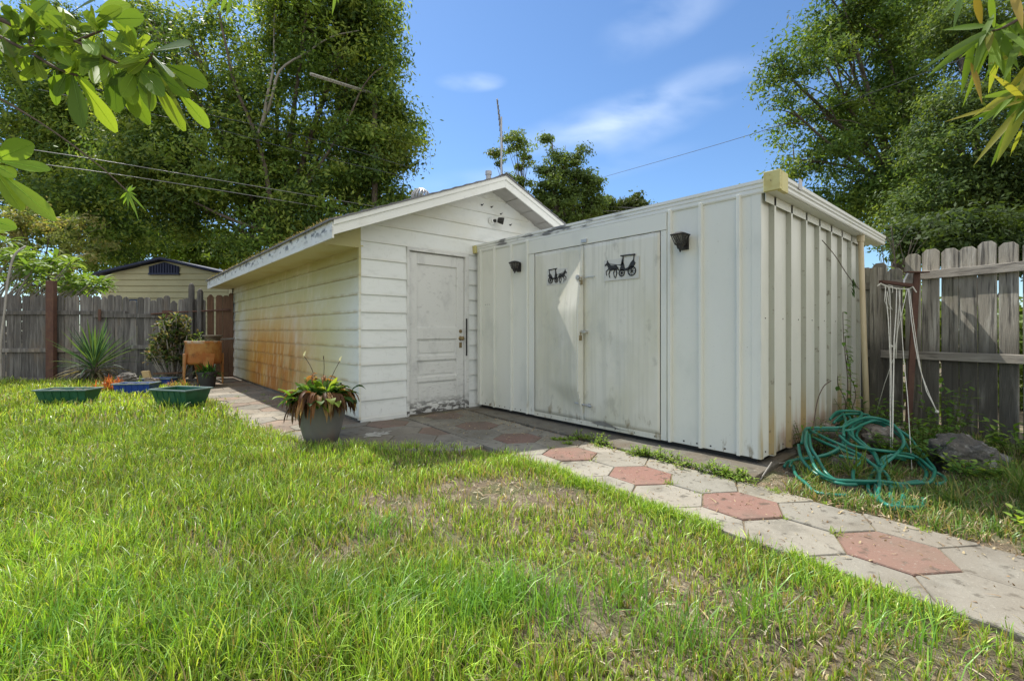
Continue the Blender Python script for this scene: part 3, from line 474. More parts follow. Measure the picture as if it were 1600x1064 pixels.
mb = MB()      # base boards and skirt
mb.box((WX-.005, WY-.024, -.02), (2.775, WY-.002, Z0+.002)); mb.box((DX1, WY-.024, -.02), (WR, WY-.002, Z0+.002))
mb.build('base_board', M['trim'], gar, bevel=.003)
mb = MB(); mb.box((WX-.003, WY+.02, -.03), (WX+.02, YB, .052)); mb.build('foundation', M['concrete'], gar)
mb = MB(); mb.box((WX-.030, WY-.028, Z0-.01), (WX-.001, WY+.010, ZE-.004)); mb.build('corner_trim', M['siding'], gar, bevel=.003)
mb = MB(); mb.box((WX-.028, YB-.005, 0), (WX+.04, YB+.05, ZE-.003)); mb.build('corner_trim', M['siding'], gar, bevel=.003)
mb.build('corner_trim', M['siding'], gar, bevel=.003)
# soffits
mb = MB(); mb.box((EX+.012, WY-.014, ZE), (WX+.03, RY1-.02, ZE+.012)); mb.build('eave_soffit', M['soffit'], gar)
mb = MB(); mb.prism([(EX+.008, WY-.024, ZE-.02), (WX-.005, WY-.024, ZE-.02), (WX-.005, WY-.024, zroof(WX)-.10), (EX+.008, WY-.024, zroof(EX)-.06)], (0, .012, 0)); mb.build('eave_box_end', M['siding'], gar)
mb = MB()
def rake_pt(x, dz): return (x, zroof(x)+dz)
for sgn in (-1, 1):
    xe = AX+sgn*(AX-EX)
    a = (AX, RY0+.025, zroof(AX)-.125); b = (xe, RY0+.025, zroof(xe)-.125)
    c_ = (xe, WY+.02, zroof(xe)-.125); d_ = (AX, WY+.02, zroof(AX)-.125)
    mb.prism([a, b, c_, d_], (0, 0, .012))
    for kk in range(1, 8):     # panel joints
        xx = AX+sgn*(AX-EX)*kk/8; zz = zroof(xx)-.125
        mb.obox((xx-.01, RY0+.03, zz-.007), (.02, 0, -sgn*.02*RS), (0, WY-RY0-.03, 0), (0, 0, .006))
mb.build('rake_soffit', M['soffit_w'], gar)
# rake boards with a drip moulding
for sgn in (-1, 1):
    xe = AX+sgn*(AX-EX)
    mb = MB()
    z_a, z_e = zroof(AX)-.01, zroof(xe)-.01
    mb.prism([(AX, RY0, z_a), (xe, RY0, z_e), (xe, RY0, z_e-.150), (AX, RY0, z_a-.150)], (0, .022, 0))
    mb.prism([(AX, RY0-.016, z_a+.004), (xe, RY0-.016, z_e+.004), (xe, RY0-.016, z_e-.050), (AX, RY0-.016, z_a-.050)], (0, .014, 0))
    mb.build('rake_board', M['trim'], gar, bevel=.003)
for sgn in (-1, 1):
    xe = AX+sgn*(AX-EX)
    mb = MB(); mb.box((xe-.012, RY0+.001, ZE-.012), (xe+.010, RY1, zroof(xe)-.008))
    mb.build('eave_fascia', M['fascia_old'], gar, bevel=.003)
# roof
rf = MB()
for sgn in (-1, 1):
    xe = AX+sgn*(AX-EX+.045)
    y0, y1 = RY0-.03, RY1+.03
    ns = 14
    for k in range(ns):        # shingle courses, each lapping the one below
        xa = AX+(xe-AX)*k/ns; xb = AX+(xe-AX)*(k+1)/ns
        rf.prism([(xa, y0, zroof(xa)+.004), (xb, y0, zroof(xb)+.016), (xb, y0, zroof(xb)-.004), (xa, y0, zroof(xa)-.008)], (0, y1-y0, 0))
roof = rf.build('roof', M['shingle'], gar)
mb = MB(); mb.prism([(AX-.13, RY0-.035, zroof(AX-.13)+.02), (AX, RY0-.035, zroof(AX)+.03), (AX+.13, RY0-.035, zroof(AX)-.03), (AX, RY0-.035, zroof(AX)+.018)], (0, 7.8, 0)); mb.build('ridge_cap', M['shingle'], roof)
# moss and twigs along the eave
mb = MB()
for i in range(900):
    y = U(4.85, 12.4); x = EX-.04+abs(random.gauss(0, .08)); z = zroof(x)+.015
    mb.col = random.choice([(.08,.09,.04), (.12,.10,.06), (.07,.06,.04), (.2,.17,.11)])
    s_ = U(.012, .035); d = Vector((U(-1,1), U(-1,1), U(0,.9))).normalized()
    mb.leaf((x, y, z), d, (0,0,1), s_*1.6, s_*.7, shape=1, nseg=2)
mb.build('roof_debris', M['leafcol'], roof, colored=True)
# turbine vent and stack
tv = MB(); tv.lathe((3.62, 6.25, zroof(3.62)-.02), [(.10,0),(.10,.06)])
o_tv = tv.build('turbine_vent', M['alum'], roof, smooth=True)
tv = MB()
for k in range(18):
    a0 = 2*math.pi*k/18; pts = []
    for j in range(7):
        t = j/6; rr = .14*math.sin(math.pi*(.12+.80*t))**.7; aa = a0+.5*t
        pts.append((3.62+rr*math.cos(aa), 6.25+rr*math.sin(aa), zroof(3.62)+.05+.19*t))
    tv.tube(pts, .010, 4)
tv.lathe((3.62, 6.25, zroof(3.62)+.235), [(.06,0),(.04,.02),(.001,.03)]); tv.build('turbine_blades', M['alum'], o_tv)
mb = MB(); mb.lathe((3.93, 4.98, zroof(3.93)-.02), [(.035,0),(.035,.10),(.045,.10),(.045,.15),(.001,.155)], 14); mb.build('vent_pipe', M['alum'], roof, smooth=False)
# door frame
mb = MB()
mb.box((DX0, WY-.030, -.01), (DX0+.035, WY+.05, DZ-.04)); mb.box((DX1-.06, WY-.030, -.01), (DX1, WY+.05, DZ-.04)); mb.box((DX0, WY-.030, DZ-.04), (DX1, WY+.05, DZ))
dfm = mb.build('door_frame', M['door'], gar, bevel=.004)
mb = MB(); mb.box((DX0+.03, WY-.02, -.008), (DX1-.055, WY+.08, .016)); mb.build('threshold', M['concrete'], gar)
# panelled door
door = bpy.data.objects.new('door', None)
mb = MB(); X0, X1 = 2.815, 3.640; yf, ybk = WY+.004, WY+.045; ypan = WY+.024
pan = [(.115,.41),(.47,.68),(.74,.95),(1.10,1.895)]; px0, px1 = X0+.115, X1-.115
mb.box((X0, yf, .018), (px0, ybk, 2.035)); mb.box((px1, yf, .018), (X1, ybk, 2.035))
zs = [.018]+[v for p in pan for v in p]+[2.035]
for i in range(0, len(zs), 2): mb.box((px0, yf, zs[i]), (px1, ybk, zs[i+1]))
door = mb.build('door', M['door'], gar, bevel=.004)
for z0, z1 in pan:
    mb = MB(); mb.box((px0-.003, ypan, z0-.003), (px1+.003, ybk-.004, z1+.003)); 
    if z1 < 1: mb.box((px0+.035, ypan-.008, z0+.035), (px1-.035, ypan+.01, z1-.035))
    mb.build('panel', M['door'], door, bevel=.003)
mb = MB(); kx = X1-.055
mb.lathe((kx, yf, .955), [(.030,0),(.030,.004),(.012,.010),(.012,.030),(.026,.045),(.028,.058),(.020,.068),(.001,.070)], 18, Vector((0,-1,0)))
mb.build('knob', M['brass'], door, smooth=True)
mb = MB(); mb.lathe((kx, yf, 1.05), [(.024,0),(.024,.008),(.010,.012),(.010,.020),(.001,.021)], 16, Vector((0,-1,0))); mb.build('deadbolt', M['brass'], door)
mb = MB(); mb.box((kx-.02, yf-.006, .83), (kx+.02, yf-.0005, .90)); mb.build('keyhole_plate', M['brass'], door)
mb = MB(); mb.box((X1+.008, WY-.040, .72), (X1+.030, WY-.0305, 1.22)); mb.build('strike_plate', M['black'], dfm, bevel=.002)
# floodlight on the gable, four rusty cup hooks
mb = MB(); mb.lathe((4.10, WY-.018, 2.60), [(.055,0),(.055,.012),(.03,.03),(.03,.05),(.001,.052)], 18, Vector((0,-1,0)))
fl = mb.build('floodlight', M['trim'], gar)
mb = MB(); mb.tube([(4.10, WY-.05, 2.60), (4.13, WY-.09, 2.60)], .022, 10); mb.lathe((4.15, WY-.09, 2.615), [(.001,0),(.035,.005),(.045,.05),(.050,.09),(.042,.092),(.001,.07)], 16, Vector((.75,-.6,-.2)).normalized(), Vector((.6,.75,0)).normalized())
mb.build('lamp_head', M['black'], fl)
for hx, hz_ in ((3.93, 2.80), (4.10, 2.80), (4.27, 2.73), (4.45, 2.60)):
    mb = MB(); mb.tube([(hx, WY-.005, hz_), (hx, WY-.035, hz_), (hx+.01, WY-.045, hz_+.012)], .005, 6); mb.box((hx-.012, WY-.022, hz_-.010), (hx+.012, WY-.016, hz_+.010)); mb.build('hook', M['black'], gar)

# ---------------------------------------------------------------- TV antenna, bolted to a tripod on the ridge
ant = thing('tv_antenna', 'thin grey television aerial standing on the garage roof ridge', 'antenna', (4.30, 5.15, 3.05))
mb = MB(); mb.tube([(4.30, 5.15, 3.03), (4.30, 5.15, 4.14)], .013, 8); mb.build('mast', M['alum'], ant)
mb = MB(); b0 = Vector((4.18, 5.10, 4.34)); b1 = Vector((4.72, 5.62, 3.93)); mb.tube([b0, b1], .011, 6); mb.build('boom', M['alum'], ant)
bd = (b1-b0).normalized(); el = Vector((.60, .78, -.05)).normalized()
for k in range(9):
    p = b0+(b1-b0)*(.1+.1*k); l = .10+.022*k
    mb = MB(); mb.tube([p-el*l, p+el*l], .005, 5); mb.build('element', M['black'], ant)

# ---------------------------------------------------------------- metal shed
SX, SY0, SY1 = 3.82, 1.439, 5.085; SXR = 6.72; SB = .062; ST = 2.14
shed = thing('metal_shed', 'white ribbed metal shed with double doors and two carriage ornaments', 'shed', (SX, SY0, 0))
DL0, DL1 = 2.300, 3.955; DM = 3.211
mb = MB()     # front skin: left panel, right panel, beside the doors
def xplate(y0, y1, z0, z1, x=SX, t=.02): mb.box((x, y0, z0), (x+t, y1, z1))
xplate(DL1+.01, SY1, SB, ST); xplate(SY0, DL0-.01, SB, ST); xplate(DL0-.01, DL1+.01, 1.98, ST, SX+.004)
def rib_f(y, x=SX, w=.024, d=.032, z0=SB, z1=ST-.002): 
    mb.prism([(x+.001, y-w*.75, z0), (x-d, y-w/2, z0), (x-d, y+w/2, z0), (x+.001, y+w*.75, z0)], (0, 0, z1-z0))
for y in (4.99, 4.70, 4.365, 4.07, 2.20, 1.915, 1.600): rib_f(y)
shed_front = mb.build('front_wall', M['shed'], shed, bevel=.003)
mb = MB()
mb.box((SX+.001, SY0, SB), (SXR, SY0+.02, ST-.001))
for k in range(8):
    x = 4.02+.374*k
    mb.prism([(x-.040, SY0+.001, SB), (x-.032, SY0-.036, SB), (x+.012, SY0-.036, SB), (x+.022, SY0+.001, SB)], (0, 0, ST-.012-SB))
mb.build('end_wall', M['shed'], shed, bevel=.004)
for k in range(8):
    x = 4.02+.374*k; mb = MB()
    mb.prism([(x-.046, SY0-.0005, SB+.01), (x-.0345, SY0-.0375, SB+.01), (x-.0315, SY0-.0375, SB+.01), (x-.040, SY0-.0015, SB+.01)], (0, 0, ST-.03-SB)); mb.build('rib_flank_shade', M['rib_shade_dirt'], shed)  # thin dark strip laid over each flank to paint in its shade
mb = MB(); mb.box((SXR-.02, SY0+.021, SB), (SXR-.001, SY1, ST-.002)); mb.box((SX+.021, SY1-.02, SB), (SXR-.021, SY1, ST-.002)); mb.build('back_wall', M['shed'], shed)
mb = MB(); mb.box((SX-.004, SY0-.004, SB-.004), (SX+.05, SY0+.0, ST-.003)); mb.box((SX-.004, SY0, SB-.004), (SX, SY0+.07, ST-.003)); mb.build('corner_post', M['shed'], shed, bevel=.003)
mb = MB(); mb.box((SX+.04, SY0+.04, .017), (SXR-.06, SY1-.04, SB+.01)); mb.build('base_frame', M['black'], shed)
mb = MB(); mb.box((SX+.03, SY0+.03, SB+.02), (SX+.05, SY1-.03, ST-.02)); mb.build('inner_lining', M['black'], shed)
# header over the doors, side jambs, sill
mb = MB(); mb.box((SX-.016, 2.235, 1.968), (SX-.001, 4.055, 2.119)); mb.build('door_header', M['shed'], shed, bevel=.003)
for ja, jb in ((2.238, 2.296), (3.958, 4.05)):
    mb = MB(); mb.box((SX-.010, ja, SB), (SX-.001, jb, 1.966)); mb.build('door_jamb', M['shed'], shed, bevel=.002)
mb = MB(); mb.box((SX-.012, 2.298, SB-.004), (SX+.004, 3.956, .108)); mb.build('door_sill', M['shed_door'], shed, bevel=.003)
mb = MB(); mb.box((SX-.030, 3.15, 1.985), (SX-.017, 3.225, 2.02)); mb.build('door_catch', M['steel'], shed)
def fold(z):      # the crease across the bent leaf
    return 3.20+.56*min(1, max(0, (z-.12)/.34)) if z < 1.28 else 3.20+.56*(1.985-z)/.705
def leafdoor(y0, y1, bulge, free):
    ny_, nz_ = 26, 40; vs = []; fs = []; z0, z1 = .108, 1.962
    for i in range(ny_+1):
        y = y0+(y1-y0)*i/ny_
        t = (y1-y)/(y1-y0) if free == 'low' else (y-y0)/(y1-y0)
        for j in range(nz_+1):
            z = z0+(z1-z0)*j/nz_; u = (z-z0)/(z1-z0)
            yf = fold(z)
            s_ = max(0, (yf-y)) if free == 'low' else 0
            b = bulge*(s_*s_/(s_+.05)) + .0022*math.sin(y*31)*math.sin(z*2.1)
            vs.append((SX-.004-b, y, z))
    for i in range(ny_):
        for j in range(nz_):
            a = i*(nz_+1)+j; fs.append((a, a+1, a+nz_+2, a+nz_+1))
    m_ = MB(); m_.add(vs, fs); return m_
dl = leafdoor(DM+.004, DL1-.006, .175, 'low').build('shed_door', M['shed_door'], shed, smooth=True, label='left shed door leaf bowed outward at its free edge')
md = dl.modifiers.new('s', 'SOLIDIFY'); md.thickness = .012; md.offset = 0
dr = leafdoor(DL0+.006, DM-.004, 0, 'high').build('shed_door', M['shed_door'], shed, smooth=True)
md = dr.modifiers.new('s', 'SOLIDIFY'); md.thickness = .012; md.offset = 0
mb = MB()
for i in range(24):
    u0, u1 = i/24, (i+1)/24; z0, z1 = .112+1.846*u0, .112+1.846*u1
    s_ = max(0, fold((z0+z1)/2)-DM); b = .175*s_*s_/(s_+.05)
    mb.box((SX-.012-b, DM-.003, z0), (SX-.002, DM+.004, z1))
mb.build('door_edge', M['shed'], dl)
# hasps, padlock, slide bolt
mb = MB(); mb.box((SX-.052, 3.19, 1.605), (SX-.044, 3.28, 1.635)); mb.lathe((SX-.053, 3.245, 1.622), [(.026,0),(.026,.012),(.001,.014)], 14, Vector((-1,0,0)), Vector((0,1,0))); mb.box((SX-.030, 3.05, 1.612), (SX-.022, 3.19, 1.622)); mb.build('hasp', M['steel'], dl)
mb = MB(); mb.box((SX-.062, 3.185, 1.54), (SX-.045, 3.225, 1.59)); mb.tube([(SX-.053, 3.193, 1.59), (SX-.053, 3.195, 1.62), (SX-.053, 3.215, 1.62), (SX-.053, 3.217, 1.59)], .005, 6); mb.build('padlock', M['brass'], dl, bevel=.003)
mb = MB(); mb.box((SX-.060, 3.17, 1.03), (SX-.050, 3.26, 1.062)); mb.box((SX-.064, 3.14, 1.035), (SX-.006, 3.165, 1.057)); mb.build('hasp', M['steel'], dl)
mb = MB(); mb.box((SX-.078, 3.185, .955), (SX-.058, 3.232, 1.005)); mb.tube([(SX-.067, 3.193, 1.0), (SX-.067, 3.195, 1.04), (SX-.067, 3.222, 1.04), (SX-.067, 3.224, 1.0)], .0055, 6); mb.build('padlock', M['brass'], dl, bevel=.003)
mb = MB(); mb.tube([(SX-.030, 3.08, .272), (SX-.036, 3.30, .288)], .009, 8); mb.box((SX-.030, 3.10, .26), (SX-.008, 3.13, .30)); mb.box((SX-.034, 3.25, .268), (SX-.014, 3.28, .306)); mb.build('slide_bolt', M['steel'], dr)
# torn metal at the foot of the right leaf
mb = MB(); mb.add([(SX-.012, 3.11, .10), (SX-.030, 2.99, .135), (SX-.035, 2.90, .135), (SX-.028, 2.75, .095), (SX-.022, 2.60, .088), (SX-.014, 2.75, .085), (SX-.014, 3.0, .09)], [(0,1,2,3,4,5,6)]); mb.build('torn_edge', M['steel'], dr)
# screws
def screw(a, b): m_ = MB(); m_.box(a, b); m_.build('screw', M['black'], shed)
for y in np.arange(1.47, 2.2, .12): screw((SX-.003, y, .085), (SX+.001, y+.012, .097))
for y in np.arange(4.1, 5.05, .10): screw((SX-.003, y, .085), (SX+.001, y+.012, .097))
for y in np.arange(2.35, 3.9, .22): screw((SX-.0145, y, .078), (SX-.011, y+.010, .088))
for x in np.arange(3.9, 6.0, .187): screw((x, SY0-.003, .10), (x+.012, SY0+.002, .112)); screw((x, SY0-.003, 1.15), (x+.010, SY0+.002, 1.16))
for y in (4.82, 4.86, 4.9): screw((SX-.003, y, 1.4), (SX+.001, y+.008, 1.408))
# horse and carriage ornaments: flat cut-out silhouettes
def carriage(y0, w, z0, face, x, tilt, parent, nm='carriage_ornament'):
    """w wide, face=-1: horse at the high-y side"""
    mbx = MB(); t_ = .004
    def Q(u, v):
        uu = u if face > 0 else 1-u
        return (x, y0+uu*w, z0+v*w + tilt*(uu-.5)*w)
    def poly(pts):
        p = [Q(*q_) for q_ in pts]; mbx.prism(p if face > 0 else p[::-1], (-t_, 0, 0))
    def bar(a, b, th):
        a, b = Vector((a[0], a[1])), Vector((b[0], b[1])); d = (b-a); n_ = Vector((-d.y, d.x)).normalized()*th/2
        poly([a-n_, b-n_, b+n_, a+n_])
    def ring(cu, cv, r, th, spokes=8):
        n_ = 20
        for k in range(n_):
            a0, a1 = 2*math.pi*k/n_, 2*math.pi*(k+1)/n_
            poly([(cu+r*math.cos(a0), cv+r*math.sin(a0)), (cu+r*math.cos(a1), cv+r*math.sin(a1)), (cu+(r-th)*math.cos(a1), cv+(r-th)*math.sin(a1)), (cu+(r-th)*math.cos(a0), cv+(r-th)*math.sin(a0))])
        for k in range(spokes):
            a0 = 2*math.pi*k/spokes; bar((cu, cv), (cu+(r-th*.5)*math.cos(a0), cv+(r-th*.5)*math.sin(a0)), .010)
        bar((cu-.018, cv), (cu+.018, cv), .03)
    # u: 0 = rear of the carriage, 1 = horse's nose
    ring(.16, .14, .125, .028); ring(.46, .12, .095, .024)
    poly([(.10,.25), (.05,.33), (.12,.42), (.19,.36), (.27,.24), (.36,.22), (.40,.36), (.44,.40), (.48,.30), (.52,.24), (.50,.18), (.30,.16), (.16,.18)])
    poly([(.06,.52), (.50,.54), (.50,.57), (.06,.56)]); bar((.11,.38), (.09,.54), .025); bar((.42,.36), (.42,.55), .030)
    poly([(.40,.34), (.45,.48), (.47,.40), (.50,.30)])
    bar((.50,.20), (.78,.25), .014); bar((.46,.33), (.88,.36), .006); bar((.46,.31), (.90,.41), .006)
    poly([(.60,.30), (.63,.34), (.72,.33), (.80,.34), (.86,.42), (.90,.46), (.93,.46), (.92,.43), (.99,.37), (.98,.34), (.93,.36), (.90,.33), (.86,.24), (.80,.20), (.70,.22), (.63,.21), (.60,.24)])
    poly([(.88,.45), (.90,.49), (.915,.455)]); poly([(.62,.31), (.56,.27), (.555,.18), (.58,.22), (.61,.26)])
    bar((.64,.24), (.61,.12), .035); bar((.61,.13), (.65,.0), .022); bar((.68,.24), (.71,.13), .030); bar((.71,.13), (.68,.02), .020); bar((.82,.23), (.86,.12), .030); bar((.86,.12), (.83,.03), .018); bar((.86,.26), (.95,.20), .028); bar((.95,.20), (.93,.09), .018)
    return mbx.build(nm, M['black'], parent)
mbp = MB(); mbp.box((SX-.0195, 2.52, 1.555), (SX-.014, 2.93, 1.765)); pl = mbp.build('ornament_backing', M['backing'], dr)
carriage(2.535, .385, 1.575, 1, SX-.021, 0, dr)
mbp = MB(); mbp.box((SX-.0155, 3.425, 1.575), (SX-.0115, 3.745, 1.745)); mbp.build('ornament_backing', M['backing'], dl)
carriage(3.43, .30, 1.585, -1, SX-.017, 0, dl)
# wall lanterns
def lantern(y, z, s, lab):
    t = bpy.data.objects.new('wall_lantern', None)
    x0 = SX-.022
    mb = MB()
    mb.box((x0+.001, y-.045*s, z-.10*s), (x0+.020, y+.045*s, z+.05*s))
    def fr(z0, h0, z1, h1, d0, d1):
        mb.add([(x0-d0-h0, y-h0, z0), (x0-d0+h0, y-h0, z0), (x0-d0+h0, y+h0, z0), (x0-d0-h0, y+h0, z0), (x0-d1-h1, y-h1, z1), (x0-d1+h1, y-h1, z1), (x0-d1+h1, y+h1, z1), (x0-d1-h1, y+h1, z1)],
               [(0,3,2,1),(4,5,6,7),(0,1,5,4),(1,2,6,5),(2,3,7,6),(3,0,4,7)])
    c = .085*s
    fr(z+.050*s, .078*s, z+.060*s, .080*s, c, c); fr(z+.060*s, .078*s, z+.085*s, .030*s, c, c)      # cap
    fr(z-.060*s, .036*s, z-.050*s, .044*s, c, c); fr(z-.100*s, .022*s, z-.060*s, .030*s, c, c); fr(z-.135*s, .005*s, z-.100*s, .014*s, c, c)
    for sx_ in (-1, 1):
        for sy_ in (-1, 1): mb.tube([(x0-c+sx_*.038*s, y+sy_*.038*s, z-.055*s), (x0-c+sx_*.070*s, y+sy_*.070*s, z+.052*s)], .006*s, 5)
    for k in (-1, 0, 1):
        for a_, b_ in ((-.05, .05), (.05, -.05)):
            mb.tube([(x0-c-.042*s, y+(k*.02+a_*.30)*s, z-.05*s), (x0-c-.070*s, y+(k*.025+b_*.6)*s, z+.05*s)], .0028*s, 4)
            mb.tube([(x0-c+(k*.02+a_*.35)*s, y-.042*s, z-.05*s), (x0-c+(k*.025+b_*.6)*s, y-.070*s, z+.05*s)], .0028*s, 4)
    o = mb.build('wall_lantern', M['black'], shed, label=lab)
    mb = MB(); mb2 = mb
    h0, h1 = .033*s, .062*s
    mb.add([(x0-c-h0, y-h0, z-.052*s), (x0-c+h0, y-h0, z-.052*s), (x0-c+h0, y+h0, z-.052*s), (x0-c-h0, y+h0, z-.052*s), (x0-c-h1, y-h1, z+.050*s), (x0-c+h1, y-h1, z+.050*s), (x0-c+h1, y+h1, z+.050*s), (x0-c-h1, y+h1, z+.050*s)],
           [(0,3,2,1),(4,5,6,7),(0,1,5,4),(1,2,6,5),(2,3,7,6),(3,0,4,7)])
    mb.build('lantern_glass', M['glass'], o)
lantern(4.225, 1.845, .68, 'small black lantern left of the shed doors'); lantern(2.062, 1.840, .78, 'small black lantern right of the shed doors')
# fascia: grooved profile
def grooved(p0, dv, nrm, nm, mt, z0=2.118, z1=2.222, parent=shed):
    prof = [(0, z0), (.014, z0), (.020, z0+.012), (.020, z0+.030), (.012, z0+.036), (.024, z0+.046), (.024, z0+.062), (.014, z0+.070), (.028, z0+.080), (.028, z1), (0, z1)]
    m_ = MB(); m_.prism([(p0[0]+nrm[0]*a, p0[1]+nrm[1]*a, z) for a, z in prof], dv); return m_.build(nm, mt, parent)
FY = 1.307
grooved((SX+.006, FY+.09, 0), (0, SY1-FY-.09+.03, 0), (-1, 0), 'front_fascia', M['shed_fascia'])
grooved((SX+.10, FY+.012, 0), (3.40, 0, 0), (0, -1), 'end_fascia', M['shed_fascia'], 2.125, 2.232)
mb = MB(); mb.box((SX-.046, FY-.02, 2.112), (SX-.013, FY+.098, 2.262)); mb.box((SX-.0125, FY-.022, 2.105), (SX+.115, FY+.010, 2.255)); mb.build('corner_cap', M['yellowcap'], shed, bevel=.004)
mb = MB(); mb.box((SX-.044, SY1-.01, 2.112), (SX-.010, SY1+.055, 2.214)); mb.build('end_cap', M['yellowcap'], shed)
mb = MB(); mb.box((SX-.012, FY+.013, 2.145), (7.32, SY1+.03, 2.215)); mb.build('roof_panel', M['shed_fascia'], shed)
mb = MB(); mb.box((SX-.008, FY+.014, 2.119), (7.3, SY0-.032, 2.144)); mb.build('roof_overhang', M['shed'], shed)
mb = MB(); mb.box((SX-.002, SY0-.036, 2.05), (SXR, SY0-.032, 2.118)); mb.build('trim_strip', M['shed'], shed)
mb = MB(); mb.obox((SX+.36, FY-.022, 2.19), (.07, 0, .0), (0, .006, 0), (.0, 0, .085)); mb.build('fascia_clip', M['alum'], shed)

# tan pipe leaning against the end of the shed
pp = thing('drain_pipe', 'tan plastic pipe leaning between the shed end and the fence', 'pipe', (5.99, 1.33, 0))
mb = MB(); mb.tube([(5.95, 1.20, 0), (6.14, 1.27, 1.0), (6.36, 1.345, 2.08)], .027, 14); mb.build('pipe', M['pvc'], pp, smooth=True)
mb = MB(); mb.tube([(6.36, 1.345, 2.05), (6.362, 1.346, 2.13), (6.364, 1.347, 2.19)], [.036,.038,.045], 14); mb.build('coupling', M['pvc'], pp)

# ---------------------------------------------------------------- right fence
F0 = Vector((6.75, 1.35, 0)); FD = Vector((-.322, -.947, 0)).normalized(); FN = Vector((-.947, .322, 0)).normalized()   # FN points to the yard
fr_ = thing('wooden_fence', 'grey dog-eared picket fence at right, seen from its rail side', 'fence', tuple(F0))
def fpt(s, n_, z): p = F0+FD*s+FN*n_; return (p.x, p.y, z)
s = -.12; k = 0
while s < 3.2:
    w_ = U(.135, .150); g_ = U(.004, .016) if rnd() < .55 else U(.018, .032); top = U(1.86, 1.93)
    if s < .30: top = U(1.72, 1.86)
    ea = .035; mb = MB(); t0 = U(-.004, .004); lean = U(-.008, .008)
    pts = [(s, .0), (s+w_, .0), (s+w_+lean, top-ea), (s+w_-ea+lean, top), (s+ea+lean, top), (s+lean, top-ea)]
    mb.prism([fpt(a, -.018+t0, z) for a, z in pts], FN*.017)
    mb.build('picket', M['wood_r'], fr_, bevel=.003); s += w_+g_; k += 1
for z, s0, s1 in ((1.60, .44, 3.3), (.75, -.05, 3.3), (1.53, -.1, .50)):
    mb = MB(); a = fpt(s0, .003, z); mb.obox(a, FD*(s1-s0)+Vector((0,0,.004)), FN*.042, (0, 0, .088 if z > 1 else .085)); mb.build('rail', M['rail'], fr_, bevel=.004)
mb = MB(); mb.obox(fpt(.06, .0, 0), FD*.09, FN*.088, (0, 0, 1.78)); mb.build('post', M['wood_r'], fr_, bevel=.004)
mb = MB(); mb.obox(fpt(2.6, -.11, 0), FD*.09, FN*.088, (0, 0, 1.78)); mb.build('post', M['wood_r'], fr_, bevel=.004)

# clothes-line post and rope rack
cp = thing('clothesline_post', 'rusty red steel clothesline post in front of the right fence', 'post', (6.30, .98, 0))
mb = MB(); mb.tube([(6.30, .93, -.02), (6.42, .875, 1.66)], .034, 4); mb.build('post', M['rustpost'], cp)
mb = MB(); mb.obox((6.28, .97, 1.660), (.20, -.14, 0), (-.03, -.055, 0), (0, 0, .012)); mb.build('cap_plate', M['rustpost'], cp)
rk = thing('rope_rack', 'rusty bar with knotted white clothesline ropes hanging from the post', 'rope', (5.6, 1.2, 1.5))
def at(px_, py_, d_):     # authoring aid: photo reading -> metres at distance d_
    a = (px_-800)/726; return Vector(((.6584+a*.7527)*d_, (.7527-a*.6584)*d_, 1.055-(py_-517)*d_/726))
mb = MB(); r0, r1 = at(1380, 442, 4.62), at(1427, 448, 4.50); mb.obox(r0, r1-r0, (.03, .04, 0), (0, 0, .028)); mb.build('bar', M['rustpost'], rk)
mb = MB(); mb.tube([at(1371, 447, 4.60), at(1376, 443, 4.60), at(1384, 447, 4.58), at(1400, 451, 4.55), at(1420, 452, 4.50), at(1426, 448, 4.48), at(1432, 457, 4.46)], .006, 6); mb.build('wire', M['rope'], rk)
mb = MB(); mb.tube([at(1412, 443, 4.56), at(1413, 437, 4.6), at(1418, 428, 4.75), at(1421, 428, 4.85)], .008, 6); mb.build('hanger_link', M['steel'], rk)
def rope(pts, r=.0055):
    m_ = MB(); m_.tube([at(*p) for p in pts], r*.55, 6); m_.build('rope', M['rope'], rk, smooth=True)
rope([(1383,448,4.58),(1385,470,4.55),(1388,500,4.4),(1391,560,4.2),(1391,640,3.9),(1392,733,3.62)], .007)
rope([(1390,449,4.57),(1391,480,4.5),(1392,540,4.3),(1394,640,3.9),(1394,700,3.7)])
rope([(1401,450,4.55),(1400,490,4.5),(1397,530,4.3),(1396,600,4.0),(1394,720,3.66)], .008)
rope([(1404,450,4.55),(1408,500,4.45),(1412,560,4.25),(1418,620,4.0),(1425,738,3.52)])
rope([(1418,451,4.5),(1404,510,4.45),(1396,560,4.4),(1382,600,4.5),(1367,652,4.7)])
rope([(1419,451,4.5),(1424,500,4.4),(1430,540,4.3),(1436,570,4.2),(1448,612,4.1),(1463,641,4.0)], .0075)
rope([(1421,452,4.5),(1427,500,4.42),(1434,550,4.32),(1440,585,4.22),(1452,616,4.1),(1464,643,4.0)], .006)
rope([(1384,449,4.57),(1382,470,4.56),(1388,482,4.55),(1394,484,4.54),(1389,474,4.54),(1386,455,4.55)], .006)
rope([(1388,449,4.57),(1389,458,4.56),(1395,457,4.56),(1394,447,4.56),(1388,445,4.57)], .006)
rope([(1406,451,4.54),(1406,470,4.53),(1404,490,4.5),(1401,530,4.5),(1400,560,4.46)], .009)
mb = MB(); kn = at(1392, 541, 4.3); mb.lathe(kn, [(.001,-.012),(.014,-.008),(.016,0),(.012,.010),(.001,.014)], 10); kn = at(1464, 643, 4.0); mb.lathe(kn, [(.001,-.012),(.013,-.008),(.014,0),(.010,.010),(.001,.014)], 10); mb.build('knot', M['rope'], rk)

